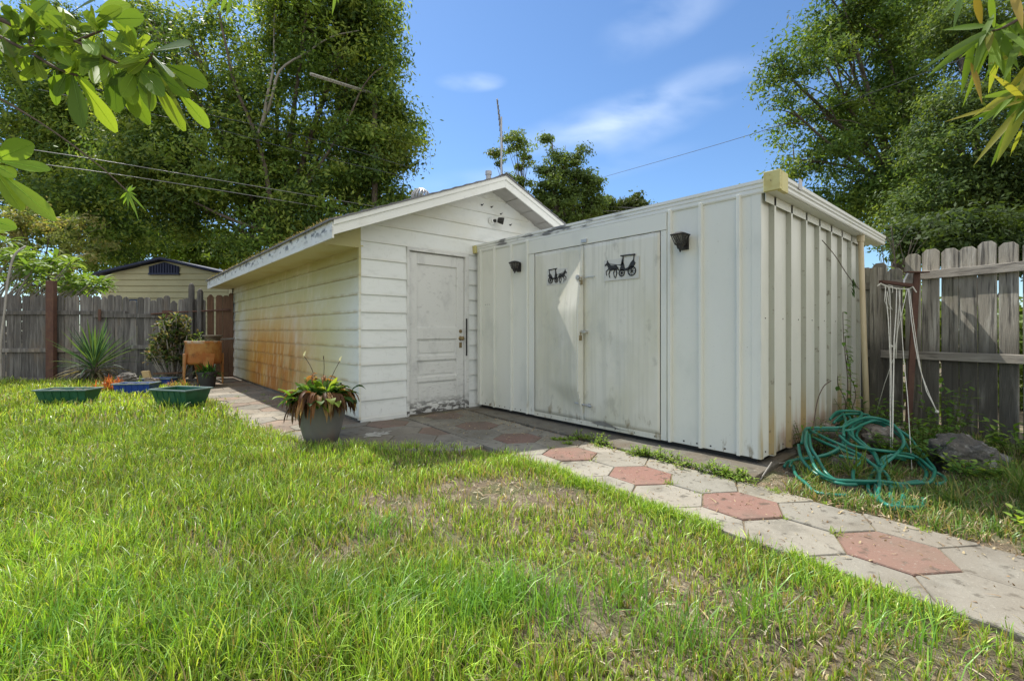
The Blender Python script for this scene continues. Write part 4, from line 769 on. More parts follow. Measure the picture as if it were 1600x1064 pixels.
# ---------------------------------------------------------------- hose
def smooth_path(pts, n_=8):
    P_ = [Vector(p) for p in pts]; out_ = []
    for i in range(len(P_)-1):
        p0 = P_[max(i-1, 0)]; p1 = P_[i]; p2 = P_[i+1]; p3 = P_[min(i+2, len(P_)-1)]
        for k in range(n_):
            t = k/n_; out_.append(.5*((2*p1)+(p2-p0)*t+(2*p0-5*p1+4*p2-p3)*t*t+(3*p1-p0-3*p2+p3)*t**3))
    out_.append(P_[-1]); return out_
mb = MB()
for hi, path in enumerate(HOSE):
    for rep_ in range(2 if hi in (0, 1, 2, 4, 5) else 1):
        pp_ = []
        for k, p in enumerate(smooth_path(path)):
            q_ = Vector(p)+Vector((.014*math.sin(k*.15+hi), .014*math.cos(k*.13+hi*2), .004*math.sin(k*.2)))
            if rep_: q_ = q_+Vector((.05*math.sin(k*.06+hi)+.03, .05*math.cos(k*.05+hi*1.7), -.025)); q_.z = max(q_.z, .012)
            pp_.append(q_)
        mb.tube(pp_, .0115, 9)
ho = mb.build('garden_hose', M['hose'], smooth=True, label='tangled green garden hose heaped over rocks by the shed end', cat='hose')

e0, e1 = Vector(HOSE[4][-1]), Vector(HOSE[4][-2]); dd_ = (e0-e1).normalized(); hf = MB(); hf.tube([e0-dd_*.005, e0+dd_*.02, e0+dd_*.021, e0+dd_*.05], [.015, .015, .018, .018], 12); hf.build('brass_fitting', M['brass'], ho)
# rocks
def rock(name, c, r, seed, mt, label, group=None, flat=.7):
    rg = np.random.default_rng(seed); me = bpy.data.meshes.new(name); import bmesh
    bm = bmesh.new(); bmesh.ops.create_icosphere(bm, subdivisions=5, radius=1)
    pl_ = [(Vector(rg.normal(size=3)).normalized(), rg.uniform(.62, .95)) for _ in range(11)]
    for v in bm.verts:
        p = v.co.normalized(); k = 1.0
        for n_, dd in pl_:
            q_ = p.dot(n_)
            if q_ > 1e-3: k = min(k, dd/q_)
        k *= 1+.06*math.sin(p.x*7+seed)*math.sin(p.y*8+p.z*3)+.045*math.sin(p.z*13+p.x*7)+.03*math.sin(p.x*23+p.y*19)*math.sin(p.z*21)+.015*math.sin(p.x*47+p.z*31)
        k += .16*noise.fractal(p*1.9+Vector((seed,0,0)), .9, 2.1, 5)+.05*noise.fractal(p*7, .8, 2.2, 4)
        v.co = Vector((p.x*r[0]*k, p.y*r[1]*k, p.z*r[2]*k))
    bm.to_mesh(me); bm.free(); me.materials.append(mt); me.polygons.foreach_set('use_smooth', [True]*len(me.polygons))
    o = bpy.data.objects.new(name, me); C.objects.link(o); o.location = (c[0], c[1], c[2]); o.rotation_euler = (U(-.2,.2), U(-.2,.2), U(0,3)); tag(o, label, 'rock', group); return o
rock('rock', (5.02, .93, .11), (.20, .17, .15), 3, M['rock'], 'brown rock in the middle of the hose coils', 'rocks by the shed end')
rock('rock', (4.72, 1.22, .09), (.16, .15, .14), 5, M['rock'], 'speckled rock under the hose next to the shed wall', 'rocks by the shed end')
rock('rock', (4.42, .98, .02), (.16, .10, .08), 8, M['rock'], 'flat rock low under the front of the hose', 'rocks by the shed end')
rock('rock', (5.02, .40, .08), (.28, .23, .20), 11, M['rock_g'], 'large grey lichened rock beside the right fence', 'rocks by the shed end')

# ---------------------------------------------------------------- left fence
G0 = Vector((-3.6, 15.97, 0)); G1 = Vector((2.13, 11.86, 0)); GD = (G1-G0).normalized(); GN = Vector((-GD.y*-1, -GD.x, 0)); GN = Vector((GD.y, -GD.x, 0))
if GN.dot(Vector((0,0,0))-G0) < 0: GN = -GN
lf = thing('wooden_fence', 'dark weathered picket fence across the back of the yard', 'fence', tuple(G0))
def gpt(s, n_, z): p = G0+GD*s+GN*n_; return (p.x, p.y, z)
GL = (G1-G0).length; s = 0.0
while s < GL-.03:
    w_ = min(U(.128, .145), GL-s); g_ = U(.002, .008) if rnd() < .72 else U(.012, .022); top = U(1.78, 1.84)
    left = GL-s; mt = M['wood']
    if left < .42: mt = M['wood_b']; top = U(1.84, 1.90)
    elif left < .80: mt = random.choice([M['wood_b'], M['wood']]); g_ = U(.03, .05); top = U(1.70, 1.9)
    elif left < 2.2: top = U(1.70, 1.86)
    mb = MB(); ea = .035; lean = U(-.012, .012); ang = U(-.012, .012)
    if rnd() < .25: pts = [(s, .03), (s+w_, .03), (s+w_+lean, top-.06), (s+w_*.6+lean, top), (s+w_*.35+lean, top-.01), (s+lean, top-.07)]
    else: pts = [(s, .03), (s+w_, .03), (s+w_+lean, top-ea), (s+w_-ea+lean, top), (s+ea+lean, top), (s+lean, top-ea)]
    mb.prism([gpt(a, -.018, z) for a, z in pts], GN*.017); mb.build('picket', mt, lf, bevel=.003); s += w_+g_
for z, s0, s1 in ((1.40, 0, 4.85), (.60, 0, 4.25), (1.34, 4.2, 5.95), (.66, 4.85, 5.9)):
    mb = MB(); mb.obox(gpt(s0, .002, z), GD*(s1-s0), GN*.04, (0, 0, .085)); mb.build('rail', M['wood'], lf, bevel=.004)
mb = MB(); mb.tube([gpt(5.4, .07, 1.42), gpt(5.9, .08, 1.46), gpt(7.0, .06, 1.52)], .018, 8)
mb.build('pipe_rail', M['rustpost'], lf)
mb = MB(); mb.obox(gpt(5.62, .05, 1.33), GD*.20, GN*.02, (0, 0, .17)); mb.obox(gpt(4.33, .05, 1.27), GD*.05, GN*.02, (0, 0, .25)); mb.build('bracket', M['rustpost'], lf)
for s_, h in ((6.17, 2.04), (6.35, 1.92)):
    mb = MB(); mb.obox(gpt(s_, .005, 0), GD*.085, GN*.085, (0, 0, h)); mb.lathe(gpt(s_+.042, .047, h), [(.042,0),(.048,.02),(.03,.05),(.001,.065)], 12); mb.build('post', M['wood'], lf)
mb = MB(); mb.obox(gpt(3.36, .05, 0), GD*.15, GN*.10, (0, 0, 2.12)); mb.build('steel_post', M['rustpost'], lf, bevel=.004)
mb = MB(); mb.tube([gpt(.05, .35, 0), gpt(.45, .3, .6), gpt(.50, .28, 1.2), gpt(.60, .22, 1.9), gpt(.72, .2, 2.5)], .028, 8)
mb = MB(); mb.obox(gpt(.3, .03, 0), GD*3.6, GN*.03, (0, 0, .06)); mb.build('kick_board', M['wood'], lf)

# ---------------------------------------------------------------- leaves helpers
GREENS = [(.055,.105,.018), (.075,.13,.022), (.045,.09,.02), (.09,.15,.03)]
def jit(c, k=.15): q_ = 1+U(-k, k); return (c[0]*q_*(1+U(-.06,.06)), c[1]*q_, c[2]*q_)
# whorled young frangipani behind the fence
fp = thing('frangipani_tree', 'bright leafy frangipani leaning over the back fence', 'tree', (-2.7, 15.8, 0))
mb = MB(); tips = []
for i in range(64):
    x = U(0, 1); d_ = U(9.2, 11.2)
    px_ = -110+x*272; top = 362+ (px_+10)*.36 if px_ > 0 else 352
    py_ = U(top+4, max(top+14, 452)); tips.append(at(px_, py_, d_+.9))
base = Vector((-2.9, 16.0, .2))
for t_ in tips:
    md_ = (base+t_)/2+Vector((U(-.3,.3), U(-.3,.3), -.25)); mb.tube(smooth_path([base, md_, t_], 4), [.034-.003*k for k in range(9)], 6)
mb.build('trunk', M['greybark'], fp, smooth=True)
mb = MB()
for t_ in tips:
    for k in range(17):
        a = k*2.4; e = U(-.25, .85); d_ = Vector((math.cos(a)*math.cos(e), math.sin(a)*math.cos(e), math.sin(e)))
        mb.col = jit(random.choice([(.13,.22,.05), (.18,.27,.08), (.10,.18,.04)])); mb.leaf(t_+d_*.02, d_, (0,0,1), U(.26,.38), U(.075,.10), droop=U(.5,1.1), shape=0, nseg=4)
mb.build('foliage', M['leafcol'], fp, colored=True)
# pale curved limb standing at the left end of the fence
lb = MB(); lb.tube(smooth_path([at(2, 600, 9.3), at(1, 540, 9.35), at(8, 480, 9.45), at(12, 440, 9.55), at(22, 400, 9.7), at(40, 385, 9.9)], 5), [.020]*26, 8)
lb.build('bare_limb', M['greybark'], fp, smooth=True)

# ---------------------------------------------------------------- trees
def tree(name, label, cat, base, lobes, nleaf, ls, cols, trunk_r, seed, group=None, trunk_top=None, dens=1, limbmat=None, clump=.34, limbs=True):
    rg = np.random.default_rng(seed); random.seed(seed)
    t = thing(name, label, cat, base, group)
    L_ = np.array(lobes, dtype=float); vol = L_[:,3]**2.2; vol /= vol.sum(); per = 70
    ncl = max(14, int(nleaf/per*1.35)); idx = rg.choice(len(L_), ncl, p=vol)
    d = rg.normal(size=(ncl, 3)); d /= np.linalg.norm(d, axis=1)[:,None]
    rr = rg.random(ncl)**.36                               # biased to the outside of each lobe
    cc = L_[idx,:3] + d*(rr*L_[idx,3])[:,None]*np.array([1.10, 1.10, .95])
    hole = vnoise(cc[:,0]+cc[:,2]*.7, cc[:,1]+cc[:,2]*1.3, .75, seed)*.6+vnoise(cc[:,0]*1.3-cc[:,2], cc[:,2]*1.2+cc[:,1]*.4, 1.3, seed+1)*.4
    keep = hole > .37*dens; cc = cc[keep]; dcl = d[keep]; ncl = len(cc)
    n_ = ncl*per
    csz = clump*(.5+.9*rg.random(ncl))
    # each clump is a flattened spray of leaves that hangs off its outer side
    off = rg.normal(size=(n_, 3)); off /= np.linalg.norm(off, axis=1)[:,None]; off *= (rg.random(n_)**.5)[:,None]*1.5
    off[:,2] *= .52
    P_ = np.repeat(cc, per, 0) + off*np.repeat(csz, per)[:,None]
    stray = rg.random(n_) < .10; P_[stray] += rg.normal(size=(stray.sum(), 3))*clump*.5
    nrm = rg.normal(size=(n_, 3))*.75 + off*.9 + np.repeat(dcl, per, 0)*.35 + np.array([0,0,.75]); nrm /= np.linalg.norm(nrm, axis=1)[:,None]
    tv_ = rg.normal(size=(n_, 3)); tv_ -= nrm*(tv_*nrm).sum(1)[:,None]; tv_ /= np.linalg.norm(tv_, axis=1)[:,None]
    bv = np.cross(nrm, tv_); sz = (ls*(.55+.9*rg.random(n_)))[:,None]
    V = np.empty((n_, 4, 3)); V[:,0] = P_-tv_*sz; V[:,1] = P_+bv*sz*.42-nrm*sz*.08; V[:,2] = P_+tv_*sz-nrm*sz*.15; V[:,3] = P_-bv*sz*.42-nrm*sz*.08
    V -= np.array(base)
    me = bpy.data.meshes.new('crown'); me.vertices.add(n_*4); me.vertices.foreach_set('co', V.reshape(-1).astype(np.float32))
    me.loops.add(n_*4); me.loops.foreach_set('vertex_index', np.arange(n_*4, dtype=np.int32)); me.polygons.add(n_)
    me.polygons.foreach_set('loop_start', np.arange(0, n_*4, 4, dtype=np.int32)); me.update(calc_edges=True)
    cols = np.array(cols); big = vnoise(cc[:,0]*1.0+cc[:,2]*.5, cc[:,1]+cc[:,2], .9, seed+3); cb = cols[rg.integers(0, len(cols), ncl)]*(.62+.35*rg.random(ncl)+.55*big)[:,None]
    col = np.repeat(cb, per, 0)*(.75+.5*rg.random(n_))[:,None]
    at_ = me.color_attributes.new('Col', 'FLOAT_COLOR', 'POINT'); b4 = np.ones((n_*4, 4), np.float32); b4[:,:3] = np.repeat(col, 4, 0); at_.data.foreach_set('color', b4.reshape(-1))
    me.materials.append(M['oakleaf']); o = bpy.data.objects.new('crown', me); C.objects.link(o); o.parent = t
    if limbs:
        mb = MB(); B = Vector(base); c0 = Vector(L_[:,:3].mean(0)); tt = Vector(trunk_top) if trunk_top else Vector((B.x*.6+c0.x*.4, B.y*.6+c0.y*.4, B.z+(c0.z-B.z)*.45))
        mb.tube(smooth_path([B-Vector((0,0,.1)), B.lerp(tt, .5)+Vector((U(-.2,.2), U(-.2,.2), 0)), tt], 5), [trunk_r*(1.15-.04*k) for k in range(11)], 10)
        for l in lobes:
            e = Vector(l[:3])+Vector((U(-.2,.2), U(-.2,.2), U(-.1,.3)))*l[3]; m1 = tt.lerp(e, .5)+Vector((U(-.3,.3), U(-.3,.3), U(-.2,.5)))*l[3]*.6
            ln_ = (e-tt).length; r1 = min(trunk_r*.5, .02+.014*ln_)
            mb.tube(smooth_path([tt, m1, e], 5), [r1*(1-.075*k) for k in range(11)], 7)
            for q_ in range(4):
                v = Vector((random.gauss(0,1), random.gauss(0,1), random.gauss(0,.7))).normalized()*l[3]*U(.6,1.0); st_ = m1.lerp(e, U(.2,1))
                e2 = Vector(l[:3])+v; m2 = st_.lerp(e2, .5)+Vector((0,0,U(-.1,.2)))*l[3]
                mb.tube(smooth_path([st_, m2, e2], 3), [r1*.32*(1-.12*k) for k in range(7)], 5)
        mb.build('trunk', limbmat or M['bark'], t, smooth=True)
    return t
OAKC = [(.095,.16,.034), (.14,.21,.04), (.058,.105,.03), (.21,.27,.055)]
def gz(px_, d_): p = at(px_, 517, d_); return (p.x, p.y, 0)
tree('oak_tree', 'huge dark green oak towering behind the garage', 'tree', gz(430, 20), OAK_A, 210000, .092, OAKC, .42, 21, clump=.60, dens=1.12)
tree('oak_tree', 'farther oak at the upper left behind the overhanging leaves', 'tree', gz(100, 25), OAK_B, 90000, .10, OAKC, .36, 22, clump=.7, dens=1.04)
tree('oak_tree', 'airy oak right of the sky gap with dark bent limbs', 'tree', gz(1420, 16), OAK_C, 90000, .068, [(.09,.155,.035), (.13,.19,.04), (.06,.11,.03)], .26, 23, trunk_top=tuple(at(1410, 300, 15.5)), clump=.42, dens=1.06)
tree('oak_tree', 'dense small-leaved tree behind the right fence', 'tree', gz(1540, 11.5), OAK_D, 105000, .046, [(.09,.14,.04), (.12,.17,.045), (.055,.095,.03)], .2, 24, clump=.34)
tree('distant_tree', 'thin tree just behind the aerial and the garage gable', 'tree', gz(812, 22), TREE_E, 12000, .075, [(.11,.165,.045), (.14,.19,.05)], .12, 25, clump=.22, group='trees beyond the garage')
tree('distant_tree', 'rounder lumpy tree beyond the garage between aerial and shed roof', 'tree', gz(885, 21), TREE_F, 24000, .075, [(.09,.14,.04), (.12,.175,.045)], .16, 26, clump=.26, group='trees beyond the garage')
tree('distant_tree', 'low treetop showing just above the shed roof line', 'tree', gz(960, 24), TREE_G, 6000, .10, [(.09,.12,.035), (.07,.10,.03)], .12, 27, clump=.28, group='trees beyond the garage')
tree('distant_tree', 'tiny yellowish treetop beside the turbine vent', 'tree', gz(650, 26), TREE_H, 1800, .09, [(.15,.16,.04)], .1, 28, clump=.2, group='trees beyond the garage')
tree('shrub', 'yellow-tipped shrub behind the frangipani at far left', 'shrub', gz(60, 16), SHRUB_1, 12000, .07, [(.16,.19,.06), (.12,.17,.05), (.22,.21,.09)], .08, 29, clump=.28)
tree('shrub', 'sunlit green hedge of shrubs behind the cream house', 'shrub', gz(260, 29.5), SHRUB_2, 22000, .13, [(.17,.26,.04), (.13,.20,.04)], .1, 30, clump=.5)
tree('sapling', 'light green sapling between shed roof and right fence', 'tree', gz(1405, 6.8), SHRUB_3, 1500, .055, [(.16,.25,.05), (.19,.27,.06)], .03, 31, clump=.12)
tree('shrub', 'green bush just behind the right fence, showing through its gaps', 'shrub', gz(1500, 6.7), SHRUB_4, 9000, .06, [(.13,.19,.04), (.10,.15,.03)], .04, 32, clump=.2)
tree('shrub', 'dark shrub above the right fence under the dense tree', 'shrub', gz(1540, 9.3), SHRUB_5, 14000, .055, [(.035,.06,.018), (.05,.08,.02)], .06, 33, clump=.25)

OAK_ROOT = [o for o in bpy.data.objects if o.get('label', '').startswith('huge dark green oak')][0]
for pts, r_, mt in (([(470,420,19.5),(430,330,18.2),(400,215,17.8),(360,110,17.8),(345,20,18)], .17, 'bark'), ([(400,215,17.8),(420,150,17.6),(428,70,17.8),(432,0,18)], .10, 'greybark'), ([(415,180,17.7),(440,110,17.5),(490,75,17.6),(560,45,17.9)], .085, 'greybark'), ([(455,380,18.6),(390,352,17.6),(330,330,17.5),(270,300,17.8)], .13, 'bark'), ([(450,330,18),(520,230,17.8),(560,150,17.8),(600,100,18)], .09, 'bark')):
    mb = MB(); sp_ = smooth_path([at(p[0], p[1], p[2]+.75) for p in pts], 5); sp_ = [v+Vector((math.sin(k*.9)*.05, math.cos(k*1.3)*.05, math.sin(k*.7)*.05)) for k, v in enumerate(sp_)]; mb.tube(sp_, [r_*.7*(1-.75*k/len(sp_)) for k in range(len(sp_))], 8); mb.build('limb', M[mt], OAK_ROOT, smooth=True)
# ---------------------------------------------------------------- neighbour's house
RV = Vector((.7527, -.6584, 0)); FV = Vector((.6584, .7527, 0))
nh = thing('neighbour_house', 'cream clapboard house with navy roof trim beyond the back fence', 'house', tuple(at(258, 517, 22).xy)+(0,))
Hc = Vector((*at(258, 517, 22).xy, 0))
def hp(u, v, z): p = Hc+RV*u+FV*v; return (p.x, p.y, z)
mb = MB(); HWd = 3.0; HE = 3.66; HA = 4.36
for k in range(16):
    z0 = k*.29; z1 = z0+.29
    def wl(z): return HWd if z <= HE else max(0, HWd*(HA-z)/(HA-HE))
    z1 = min(z1, HA-.01)
    if z1 <= z0: continue
    a0, a1 = wl(z0), wl(z1)
    mb.add([hp(-a0, -.06, z0), hp(a0, -.06, z0), hp(a1, -.002, z1), hp(-a1, -.002, z1), hp(-a0, .03, z0), hp(a0, .03, z0)], [(0,1,2,3), (4,5,1,0)])
mb.build('wall', M['house'], nh)
mb = MB(); mb.prism([hp(-HWd+.01, .01, 0), hp(HWd-.01, .01, 0), hp(HWd-.01, .01, HE), hp(0, .01, HA-.02), hp(-HWd+.01, .01, HE)], FV*6); mb.build('wall_core', M['house'], nh)
for sg in (-1, 1):
    mb = MB(); e_ = 3.25*sg; sl = (HA-HE)/HWd; za, ze = HA+.14, HA+.14-3.25*sl
    mb.prism([hp(0, -.35, za), hp(e_, -.35, ze), hp(e_, -.35, ze-.10), hp(0, -.35, za-.10)], FV*6.6); mb.build('roof', M['navy'], nh)
mb = MB(); mb.box((0,0,0),(0,0,0)); mb = MB()
mb.obox(hp(-.72, -.12, HA-.66), RV*1.44, FV*.10, (0, 0, .08)); 
for u in np.linspace(-.66, .62, 11): mb.obox(hp(u, -.115, HA-.58), RV*.05, FV*.04, (0, 0, .52-abs(u)*.26-.04))
mb.prism([hp(-.72, -.074, HA-.60), hp(.72, -.074, HA-.60), hp(.72, -.074, HA-.27), hp(0, -.074, HA-.06), hp(-.72, -.074, HA-.27)], FV*.006)
gv = mb.build('gable_vent', M['navy'], nh)
for u in (-1.9, .9):
    mb = MB(); mb.obox(hp(u, -.10, 1.3), RV*.9, FV*.035, (0, 0, 1.25)); wo = mb.build('window', M['navy'], nh); mb = MB(); mb.obox(hp(u+.06, -.108, 1.36), RV*.78, FV*.005, (0, 0, 1.13)); mb.build('pane', M['darkwin'], wo)

# ---------------------------------------------------------------- wires, pole
WL = ['upper pale cable crossing the oak toward the garage eave', 'lower pale cable crossing the oak toward the garage eave', 'upper thin cable in front of the oak crown', 'lower thin cable in front of the oak crown', 'dark cable rising right across the open sky', 'pale cable from the far tree toward the shed roof', 'lower thin cable beside the far tree', 'pale cable through the right oak']
for i, wv in enumerate(WIRES):
    pts = [Vector(p) for p in wv]; mb = MB(); mb.tube(smooth_path(pts, 6), [.011, .011, .010, .010, .009, .011, .010, .007][i], 5)
    mb.build('overhead_cable', M['wire_d'] if i in (4, 2, 3) else M['wire'], smooth=True, label=WL[i], cat='cable', group='overhead cables')
b0, b1 = Vector(BAR[0]), Vector(BAR[1])
up_ = thing('utility_pole', 'utility pole hidden in the oak, its pale crossarm end showing', 'pole', (b1.x+.5, b1.y-.2, 0))
mb = MB(); mb.tube([b0, b1+(b1-b0)*.55], .062, 4); mb.build('crossarm', M['white'], up_)
q_ = b1+(b1-b0)*.5; mb = MB(); mb.tube([(q_.x, q_.y, 0), (q_.x, q_.y, q_.z+.12)], [.14, .10], 10); mb.build('pole', M['bark'], up_)
# ---------------------------------------------------------------- near foliage
def bend_leaf(mb, a, b, w_, col, roll=0, droop=.12, shape=0, nseg=6):
    a = Vector(a); b = Vector(b); d_ = b-a; up = (Vector((0,0,1.055))-a).normalized()+Vector((0,0,.35))+Vector((U(-.4,.4), U(-.4,.4), U(-.3,.3)))
    mb.col = col; mb.leaf(a, d_, up, d_.length, w_*(1.18 if shape == 0 else 1.1), droop=droop, fold=U(.10,.32), shape=shape, nseg=9 if shape == 0 else nseg)
    if shape == 0:      # pale midrib
        mb.col = tuple(min(.6, c*1.9+.02) for c in col); vs_ = mb.v[-30:]; mb.tube([Vector(vs_[3*k+1])+up*.0006 for k in range(10)], [.0022-.0002*k for k in range(10)], 4, False)
random.seed(12)
fb = thing('frangipani_branch', 'overhanging frangipani branch with broad sunlit leaves, top left', 'branch', FR_BR[0][0][:3])
mb = MB()
for br in FR_BR: mb.tube(smooth_path([b[:3] for b in br], 5), [b[3]*.9 for b in br for _ in range(5)][:5*(len(br)-1)+1], 8)
mb.build('branch', M['twig'], fb, smooth=True)
mb = MB()
for a, b, w_ in FRANGI: bend_leaf(mb, a, b, w_, jit(random.choice([(.17,.26,.03), (.20,.30,.04), (.12,.20,.025), (.08,.14,.02)]), .2))
for br in FR_BR:
    for nd_ in smooth_path([b[:3] for b in br], 2)[1:]:
        for k in range(3):
            dv = Vector((U(-1,1), U(-1,1), U(-1.1,.7))).normalized(); dv -= Vector((.66,.75,0))*dv.dot(Vector((.66,.75,0)))*.6; dv.normalize()
            bend_leaf(mb, nd_+dv*.015, nd_+dv*U(.09,.16), U(.022,.032), jit(random.choice([(.15,.23,.03), (.10,.17,.025), (.07,.12,.02), (.20,.29,.04)]), .2))
for a, b, w_ in FRANGI_N: bend_leaf(mb, a, b, w_, jit((.12,.17,.03)), shape=1)
mb.build('foliage', M['leafcol'], fb, colored=True, smooth=True)
fb = thing('frangipani_branch', 'lower frangipani branch tip with few big leaves at the left edge', 'branch', LOWBR[0][0][:3])
mb = MB()
for br in LOWBR: mb.tube(smooth_path([b[:3] for b in br], 4), [b[3] for b in br for _ in range(4)][:4*(len(br)-1)+1], 7)
mb.build('branch', M['twig'], fb, smooth=True)
mb = MB()
for a, b, w_ in LOWBR_L: bend_leaf(mb, a, b, w_, jit((.17,.27,.035), .2))
mb.build('foliage', M['leafcol'], fb, colored=True, smooth=True)
bb = thing('bamboo_branch', 'hanging branch of long narrow leaves, some browned, top right', 'branch', BAMB[0][0][:3])
mb = MB()
for br in BAMB: mb.tube(smooth_path([b[:3] for b in br], 4), [b[3] for b in br for _ in range(4)][:4*(len(br)-1)+1], 6)
mb.build('branch', M['twig'], bb, smooth=True)
mb = MB()
for br in BAMB[:2]:
    for nd_ in smooth_path([b[:3] for b in br], 3)[3:]:
        for k in range(3):
            dv = Vector((U(-1,.6), U(-.6,1), U(-1.6,.1))).normalized(); bend_leaf(mb, nd_, nd_+dv*U(.12,.24), U(.014,.024), jit(random.choice([(.11,.19,.03), (.15,.24,.04), (.24,.24,.05)]), .2), shape=1, droop=.2)
for i, (a, b, w_) in enumerate(BAMB_L): bend_leaf(mb, a, b, w_*.85, jit((.30,.22,.05) if i in (7, 9, 10) else ((.20,.24,.04) if i in (4, 6, 12) else (.11,.19,.03)), .15), shape=1, droop=.15)
mb.build('foliage', M['leafcol'], bb, colored=True, smooth=True)
for nm, ST_, LV_, lab in (('leafy_twig', SPRIG_ST, SPRIG, 'small narrow-leaved shoot hanging below the frangipani leaves'), ('leafy_twig', TOPB_ST, TOPB, 'leaf tips dangling into the top edge over the oak')):
    tw = thing(nm, lab, 'twig', ST_[0][0][:3]); mb = MB()
    for br in ST_: mb.tube(smooth_path([b[:3] for b in br], 4), [b[3] for b in br for _ in range(4)][:4*(len(br)-1)+1], 5)
    mb.build('stem', M['twig'], tw); mb = MB()
    for a, b, w_ in LV_: bend_leaf(mb, a, b, w_, jit((.13,.22,.04)), shape=1)
    mb.build('foliage', M['leafcol'], tw, colored=True)

# ---------------------------------------------------------------- potted peace lily
random.seed(31)
pc = Vector((1.54, 4.50, .012))
pl = thing('potted_lily', 'grey planter with a half-withered peace lily at the garage corner', 'potted plant', tuple(pc))
mb = MB(); mb.lathe(pc, [(.001,0),(.135,0),(.150,.012),(.175,.10),(.205,.22),(.222,.33),(.228,.385),(.236,.39),(.236,.41),(.222,.412),(.214,.40),(.205,.34)], 40); mb.build('pot', M['pot'], pl, smooth=True)
mb = MB(); mb.lathe(pc, [(.001,.35),(.10,.355),(.212,.345)], 24); mb.build('soil', M['potsoil'], pl)
mb = MB(); g_mb, d_mb = MB(), MB()
for i in range(190):
    a = U(0, 2*math.pi); e = U(.15, 1.35); r_ = abs(random.gauss(0, .09)); b = pc+Vector((r_*math.cos(a), r_*math.sin(a), .37))
    d_ = Vector((math.cos(a)*math.cos(e), math.sin(a)*math.cos(e), math.sin(e)))
    st_ = U(.04, .13); tp = b+d_*st_; g_mb.col = (.07,.12,.03); g_mb.tube([b, tp], .0035, 4, False)
    g_mb.col = jit(random.choice([(.06,.13,.02), (.10,.19,.03), (.04,.085,.02), (.20,.27,.05)]), .25); g_mb.leaf(tp, d_, (0,0,1), U(.10,.165), U(.065,.10), droop=U(.9,2.3), shape=1, nseg=6, wave=.03)
for i in range(150):
    a = U(0, 2*math.pi); b = pc+Vector((.13*math.cos(a), .13*math.sin(a), U(.38,.44))); e = U(-.2, .8)
    d_ = Vector((math.cos(a)*math.cos(e), math.sin(a)*math.cos(e), math.sin(e)))
    d_mb.col = jit(random.choice([(.20,.10,.045), (.13,.065,.035), (.30,.18,.09), (.09,.05,.03), (.34,.24,.12)]), .25)
    d_mb.leaf(b+d_*.05, d_, (0,0,1), U(.14,.27), U(.03,.06), droop=U(2.6,4.5), fold=U(.4,.9), shape=1, nseg=8, wave=.08)
for i in range(16):
    a = U(0, 6.28); b = pc+Vector((.06*math.cos(a), .06*math.sin(a), U(.55,.66))); d_mb.col = jit((.22,.11,.05)); d_mb.leaf(b, (math.cos(a), math.sin(a), .3), (0,0,1), U(.07,.12), .03, droop=2.5, fold=.8, shape=1, nseg=5, wave=.1)
g_mb.build('leaves', M['leafcol'], pl, colored=True, smooth=True); d_mb.build('withered_leaves', M['leafcol'], pl, colored=True, smooth=True)
for px_, py_, c_ in ((475, 556, 0), (506, 561, 1), (531, 564, 0)):
    p = at(px_, py_, 4.4); q0 = pc+Vector((0,0,.4)); mb = MB(); mb.tube(smooth_path([q0, q0.lerp(p, .6)+Vector((.01,0,.03)), p], 4), .003, 5); stt = mb.build('flower_stem', M['twig'], pl)
    mb = MB(); mb.col = (1,1,1); mb.leaf(p-Vector((0,0,.01)), (.25-.3*c_, -.2, 1), (-1,-.5,0), .062 if c_ == 0 else .05, .030 if c_ == 0 else .016, droop=.1, fold=.6, shape=1, nseg=5); mb.build('spathe', M['petal'] if c_ == 0 else M['twig'], stt)

